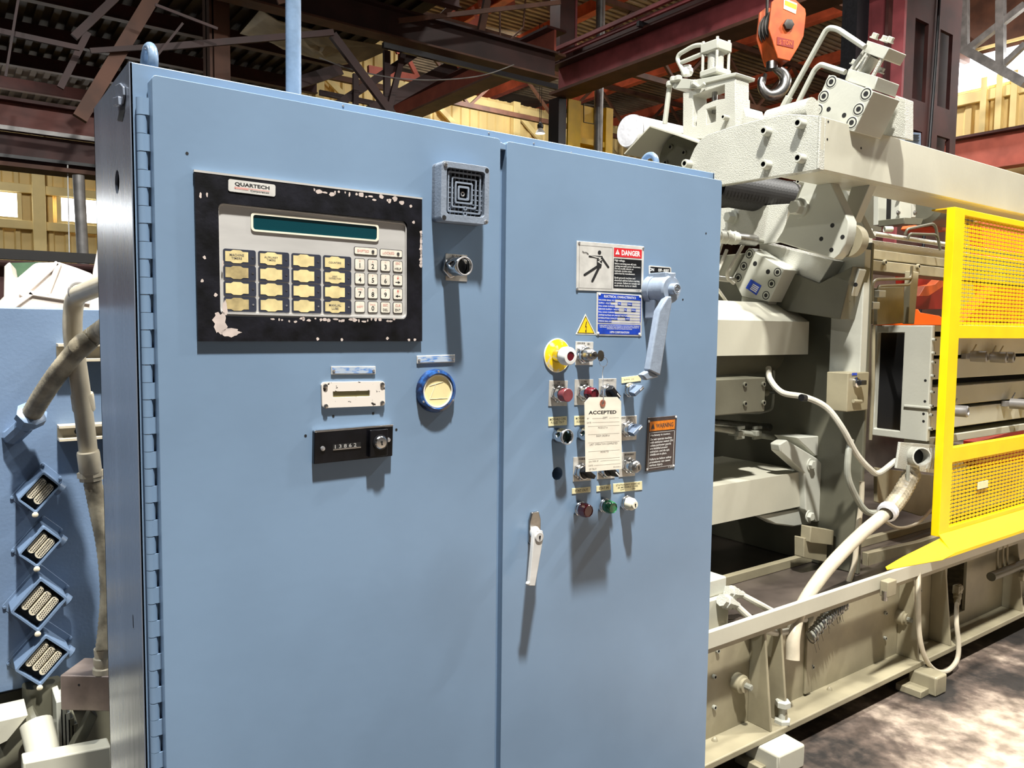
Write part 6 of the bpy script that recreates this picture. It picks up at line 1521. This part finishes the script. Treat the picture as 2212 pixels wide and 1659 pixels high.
def mesh_panel(za_, zb_):
    m = MB(); x = gx0+pw; pxw, ph = .037, .0175; rows_ = int((zb_-za_)/(ph/2)); xe = gx1
    cols = int((xe-x)/(pxw/2)); w = .0034
    for r in range(rows_):
        z0 = za_+r*ph/2; prev = None
        if r % 2: continue
        for s in (1, -1):
            vs = []
            for k in range(cols+1):
                zz = z0+(ph/2*(.5 if (k % 2 == 0) else -.5))*s+ph/2
                off = .004 if k % 2 else 0
                vs.append((V((x+k*pxw/2, GY+.014+off, zz+w)), V((x+k*pxw/2, GY+.014+off, zz-w)), V((x+k*pxw/2, GY+.019+off, zz))))
            A = [[m.bm.verts.new(p) for p in v] for v in vs]
            for a, b in zip(A, A[1:]):
                for i in range(3): m.face([a[i], b[i], b[(i+1) % 3], a[(i+1) % 3]])
    return m.build('mesh_panel', 'yellow', gd, kind='stuff', smooth=False)
mesh_panel(bars[1][1], bars[0][0]); mesh_panel(bars[3][1]-.01, bars[2][0])
p = at(2128, 1048, 'y', GY); MB().box(p.x-.05, p.x+.05, GY+.008, GY+.012, p.z-.016, p.z+.016).build('paper_note', 'label_cream', gd)

t = thing('louvred_box', 'small blue louvred box behind the top beam before the dark column', 'box', at(1972, 300, 'y', .47))
slab_y('box', [(1952, 284), (1990, 287), (1990, 318), (1952, 312)], .47, .1, 'knob_blue', t)
for k in range(3): slab_y('louvre', [(1957, 289+6*k), (1986, 291+6*k), (1986, 293+6*k), (1957, 291+6*k)], .466, .004, 'dark', t, bevel=0)
# ================================================================ left of the cabinet
PY = 1.0
zt_ = at(100, 665, 'y', PY).z; zb_ = at(60, 1485, 'y', PY).z
pn = thing('terminal_cabinet', 'blue-grey terminal cabinet at the left with four multi-pin receptacles', 'cabinet', (-.3, PY+.2, zb_))
MB().box(-1.6, .95, PY, PY+.45, zb_, zt_).build('body', 'panel_blue', pn, bevel=.004)
for px, py0, py1 in ((124, 742, 782), (126, 919, 954)):
    a, b = at(px, py0, 'y', PY-.03), at(px, py1, 'y', PY-.03)
    m = MB(); m.box(a.x, a.x+.42, PY-.008, PY, b.z, a.z); m.box(a.x, a.x+.42, PY-.04, PY-.008, a.z-.008, a.z); m.box(a.x, a.x+.42, PY-.04, PY-.008, b.z, b.z+.008); o = m.build('strut_channel', 'conduit', pn, bevel=.001)
    MB().cyl((a.x+.045, PY-.009, (a.z+b.z)/2), (a.x+.045, PY-.006, (a.z+b.z)/2), .008, seg=14).build('channel_hole', 'dark', o)
for n, (A, B, Cq, D, k) in enumerate((((94, 1019), (132, 1049), (78, 1110), (37, 1080), 2), ((95.6, 1138), (134, 1165), (82, 1228), (38, 1198), 2), ((88, 1249), (146, 1292), (84, 1368), (21, 1322), 3), ((99.5, 1371), (153, 1408), (88, 1482), (31, 1450), 3))):
    F = Face(A, B, Cq, D, PY-.075)
    lab = ['topmost rectangular receptacle with two cream inserts on the blue cabinet', 'second receptacle from the top with two cream inserts on the blue cabinet', 'third receptacle from the top, with one of its three inserts darker', 'lowest rectangular receptacle with three cream inserts, above the grey box'][n]
    t = thing('receptacle', lab, 'connector', F.pt(.5, 1)); t.location.y = PY
    t['group'] = 'multi-pin receptacles on the terminal cabinet'
    m = MB(); m.plate(F.o, F.ex, F.ey, F.rr(0, 0, 1, 1, .004), [F.rr(.07, .05, .93, .95, .003)], (0, .074, 0)); m.build('housing', 'panel_blue', t, bevel=.0015)
    m = MB(); m.prism([p+V((0, 0, 0)) for p in F.loop(F.rr(-.08, -.16, 1.08, 1.16, .006), -.074)], (0, .004, 0)); fl = m.build('flange', 'panel_blue', t, bevel=.001)
    for u, v in ((.0, -.11), (1, -.11), (0, 1.11), (1, 1.11)): MB().lathe(F.pt(u, v, -.073), -Y, [(.004, 0), (.0035, .003), (0, .0035)], 10).build('screw', 'panel_blue', fl)
    MB().prism(F.loop(F.rect(.06, .04, .94, .96), -.03), (0, .004, 0)).build('well', 'rubber', t)
    for j in range(k):
        u0, u1 = .10+.80*j/k+.025, .10+.80*(j+1)/k-.025
        m = MB(); m.prism(F.loop(F.rr(u0, .14, u1, .80, min(.008, (u1-u0)*F.w*.45)), -.006), (0, .022, 0)); ins = m.build('pin_insert', 'pin', t, bevel=.001)
        m = MB()
        for a in range(3):
            for b in range(11):
                uu = u0+(u1-u0)*(.22+.28*a); vv = .19+.56*(b+(.5 if a % 2 else 0))/11
                p = F.pt(uu, vv, -.0055); m.face([m.bm.verts.new(p+V((r*math.cos(q), 0, r*math.sin(q)))) for q in (0, 1.05, 2.1, 3.14, 4.19, 5.24) for r in (.0015,)])
        m.build('pin_holes', 'ink', ins, kind='stuff')
    MB().lathe(F.pt(1.0, .12, -.035), F.xd, [(.017, 0), (.017, .014), (.010, .018)], 16).build('latch_knob', 'panel_blue', t); MB().lathe(F.pt(1.0, 1.03, -.004), -Y, [(.006, 0), (.007, .006), (0, .010)], 10).build('latch_pin', 'pin', t)
# rigid conduit and its flexible tail
t = thing('conduit_run', 'beige conduit pipe with elbow and couplings in front of the blue terminal cabinet', 'conduit', at(200, 1030, 'y', .85))
path = fillet([at(262, 600, 'y', .50), at(160, 640, 'y', .78), at(155, 715, 'y', .80), at(176, 850, 'y', .82), at(196, 1020, 'y', .84)], .09, 8)
MB().tube(path, .0205, 16).build('pipe', 'conduit', t)
for a, b in (((177, 850), (182, 888)), ((190, 975), (196, 1020))):
    p, q = at(*a, 'y', .825), at(*b, 'y', .832); MB().lathe(p, (q-p), [(.0235, 0), (.0245, (q-p).length*.1), (.0245, (q-p).length*.9), (.0225, (q-p).length)], 18).build('coupling', 'conduit', t)
p, q = at(196, 1018, 'y', .84), at(199, 1042, 'y', .84); MB().lathe(p, q-p, [(.030, 0), (.030, .012), (.026, .014), (.026, .022)], 8).build('lock_nut', 'conduit', t)
p, q = at(193, 620, 'y', .67), at(163, 636, 'y', .77); MB().torus(at(172, 632, 'y', .75), p-q, .0215, .003, 20, 6).build('elbow_ring', 'grey_pipe', t)
sp = smooth_path([at(200, 1040, 'y', .84), at(213, 1105, 'y', .83), at(228, 1180, 'y', .80), at(236, 1270, 'y', .78), at(233, 1340, 'y', .76), at(226, 1405, 'y', .74)], 14)
MB().tube(sp, .02, 12, radii=[.0195+(.0012 if i % 2 else 0) for i in range(len(sp))]).build('flexible_tail', 'hose_dirty', t)
t = thing('flexible_conduit', 'dirty ribbed flexible conduit crossing in front of the beige pipe', 'conduit', at(50, 930, 'y', .9))
sp = smooth_path([at(265, 685, 'y', .45), at(218, 715, 'y', .70), at(175, 748, 'y', .74), at(130, 800, 'y', .80), at(95, 850, 'y', .86), at(68, 895, 'y', .92)], 14)
MB().tube(sp, .02, 12, radii=[.0215+(.0012 if i % 2 else 0) for i in range(len(sp))]).build('ribbed_tube', 'hose_dirty', t)
d = (sp[-1]-sp[-8]).normalized(); MB().lathe(sp[-1]-d*.008, d, [(.026, 0), (.034, .004), (.034, .022), (.024, .024), (.022, .05)], 8).build('gland_nut', 'panel_blue', t)
e = sp[-1]+d*.045; MB().tube([e, e+V((-.022, .03, -.028)), e+V((-.03, .075, -.032))], .021, 10).build('elbow', 'panel_blue', t)
p = [at(152, 770, 'y', .76), at(172, 752, 'y', .735)]; MB().tube([sp[22], sp[26], sp[30]], .0240, 12).build('tape_wrap', 'hose_dirty', t)
# grey junction box
t = thing('junction_box', 'grey-brown junction box under the flexible conduit beside the cabinet', 'junction box', at(190, 1535, 'y', .72))
c = at(178, 1485, 'y', .80); an = math.radians(-38)
ex, ey = V((math.cos(an), math.sin(an), 0)), V((-math.sin(an), math.cos(an), 0))
m = MB(); m.obox(c+ex*.03+ey*.02, ex*.065, ey*.05, Z*.042); m.build('box', 'box_grey', t, bevel=.003)
p = c+ex*.03+ey*.0+Z*.042; p2 = at(224, 1440, 'y', .76)
MB().lathe(V((p2.x, p2.y, p.z)), Z, [(.024, 0), (.024, .012), (.019, .014), (.022, .024), (.022, .036), (.019, .038), (.0205, .058)], 14).build('box_connector', 'conduit', t)
m = MB(); m.lathe(c+ex*.01+ey*-.03+Z*.02, -ey, [(.003, 0), (0, .002)], 8); m.build('cover_screw', 'dark', t)
# machine pieces at the lower left
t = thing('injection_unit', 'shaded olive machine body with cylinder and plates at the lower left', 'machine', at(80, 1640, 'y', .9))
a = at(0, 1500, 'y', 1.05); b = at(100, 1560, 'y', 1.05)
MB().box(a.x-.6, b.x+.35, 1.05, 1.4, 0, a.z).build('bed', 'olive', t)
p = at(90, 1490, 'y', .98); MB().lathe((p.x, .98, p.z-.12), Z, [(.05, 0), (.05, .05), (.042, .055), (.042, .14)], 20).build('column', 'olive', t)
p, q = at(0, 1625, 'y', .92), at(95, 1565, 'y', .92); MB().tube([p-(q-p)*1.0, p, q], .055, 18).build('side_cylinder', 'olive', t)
p = at(25, 1560, 'y', .85); MB().prism([at(-5, 1560, 'y', .85), at(60, 1545, 'y', .85), at(15, 1600, 'y', .85), at(-5, 1610, 'y', .85)], (0, .1, .0)).build('cover', 'beige_warm', t)
for i in range(5): x = 116+8*i; a, b = at(x, 1500+12*i, 'y', .90-.0*i), at(x+12, 1640, 'y', .88); MB().box(a.x, a.x+.014, .85+.0*i, 1.02, b.z, a.z).build('stacked_plate', 'beige' if i < 3 else 'olive', t, bevel=.002)
m = MB(); m.prism([at(*k, 'y', .78) for k in ((196, 1535), (212, 1548), (185, 1605), (163, 1650), (140, 1640))], (0, .03, 0)); m.build('link_arm', 'olive', t, bevel=.003)
t = thing('white_tube', 'thick cream tube and plate at the bottom left corner', 'tube', at(95, 1659, 'y', .75))
MB().tube([at(78, 1562, 'y', .84), at(90, 1610, 'y', .80), at(105, 1700, 'y', .72), at(110, 1800, 'y', .66)], .034, 18).build('tube', 'beige_warm', t)
m = MB(); m.prism([at(*k, 'y', .70) for k in ((50, 1648), (240, 1612), (245, 1720), (50, 1720))], (0, .05, 0)); m.build('base_plate', 'beige_warm', t, bevel=.004)
# sheeted machine, handrail and pipe far behind
t = thing('sheeted_machine', 'machine covered in white plastic sheeting behind the blue terminal cabinet', 'covered machine', (at(100, 640, 'y', 4.2).x, 4.4, 0))
out = [(-25, 720), (-12, 660), (8, 640), (9, 575), (22, 563), (27, 592), (34, 603), (76, 567), (128, 566), (165, 578), (202, 592), (205, 660), (226, 690), (226, 720)]
f0 = [at(*k, 'y', 4.2) for k in out]; f0[0].z = 0; f0[-1].z = 0
m = MB(); m.prism(f0, (.15, 1.3, 0)); o = m.build('plastic_sheet', 'tarp', t, bevel=.03)
m = MB()
for a, b in (((45, 640), (125, 567)), ((60, 632), (205, 655)), ((100, 640), (128, 568)), ((20, 668), (70, 632))): m.bar(at(*a, 'y', 4.19), at(*b, 'y', 4.19), .02, .03)
m.build('sheet_folds', 'tarp', t, bevel=.006)
q = [at(*k, 'y', 4.0) for k in ((190, 700), (202, 585), (219, 500), (226, 500), (226, 700))]; MB().prism(q, (0, .02, 0)).build('hanging_sheet', 'tarp', t)
q = [at(*k, 'y', 4.8) for k in ((18, 640), (18, 568), (90, 566), (90, 640))]; MB().prism(q, (0, .3, 0)).build('machine_body', 'green', t)
t = thing('dark_rail', 'dark horizontal rail in front of the far siding', 'rail', at(100, 555, 'y', 8.0))
a = at(100, 551, 'y', 8.0); MB().box(a.x-8, a.x+3, 8, 8.08, a.z-.06, a.z+.04).build('rail', 'rubber', t); MB().box(a.x-8, a.x+3, 8.3, 8.5, 0, a.z-.05).build('lower_wall', 'maroon_dark', t)
t = thing('vent_pipe', 'grey vertical pipe in front of the far windows', 'pipe', at(190, 560, 'y', 9)); p = at(189, 470, 'y', 9.0)
MB().cyl((p.x, 9, 0), (p.x-.08, 9, at(180, 380, 'y', 9).z), .062, seg=16).build('pipe', 'grey_pipe', t)
t = thing('pull_cord', 'thin white cord hanging in front of the far siding', 'cord', at(148, 550, 'y', 10)); MB().tube([at(146, 355, 'y', 10), at(150, 560, 'y', 10)], .008, 6).build('cord', 'white', t)
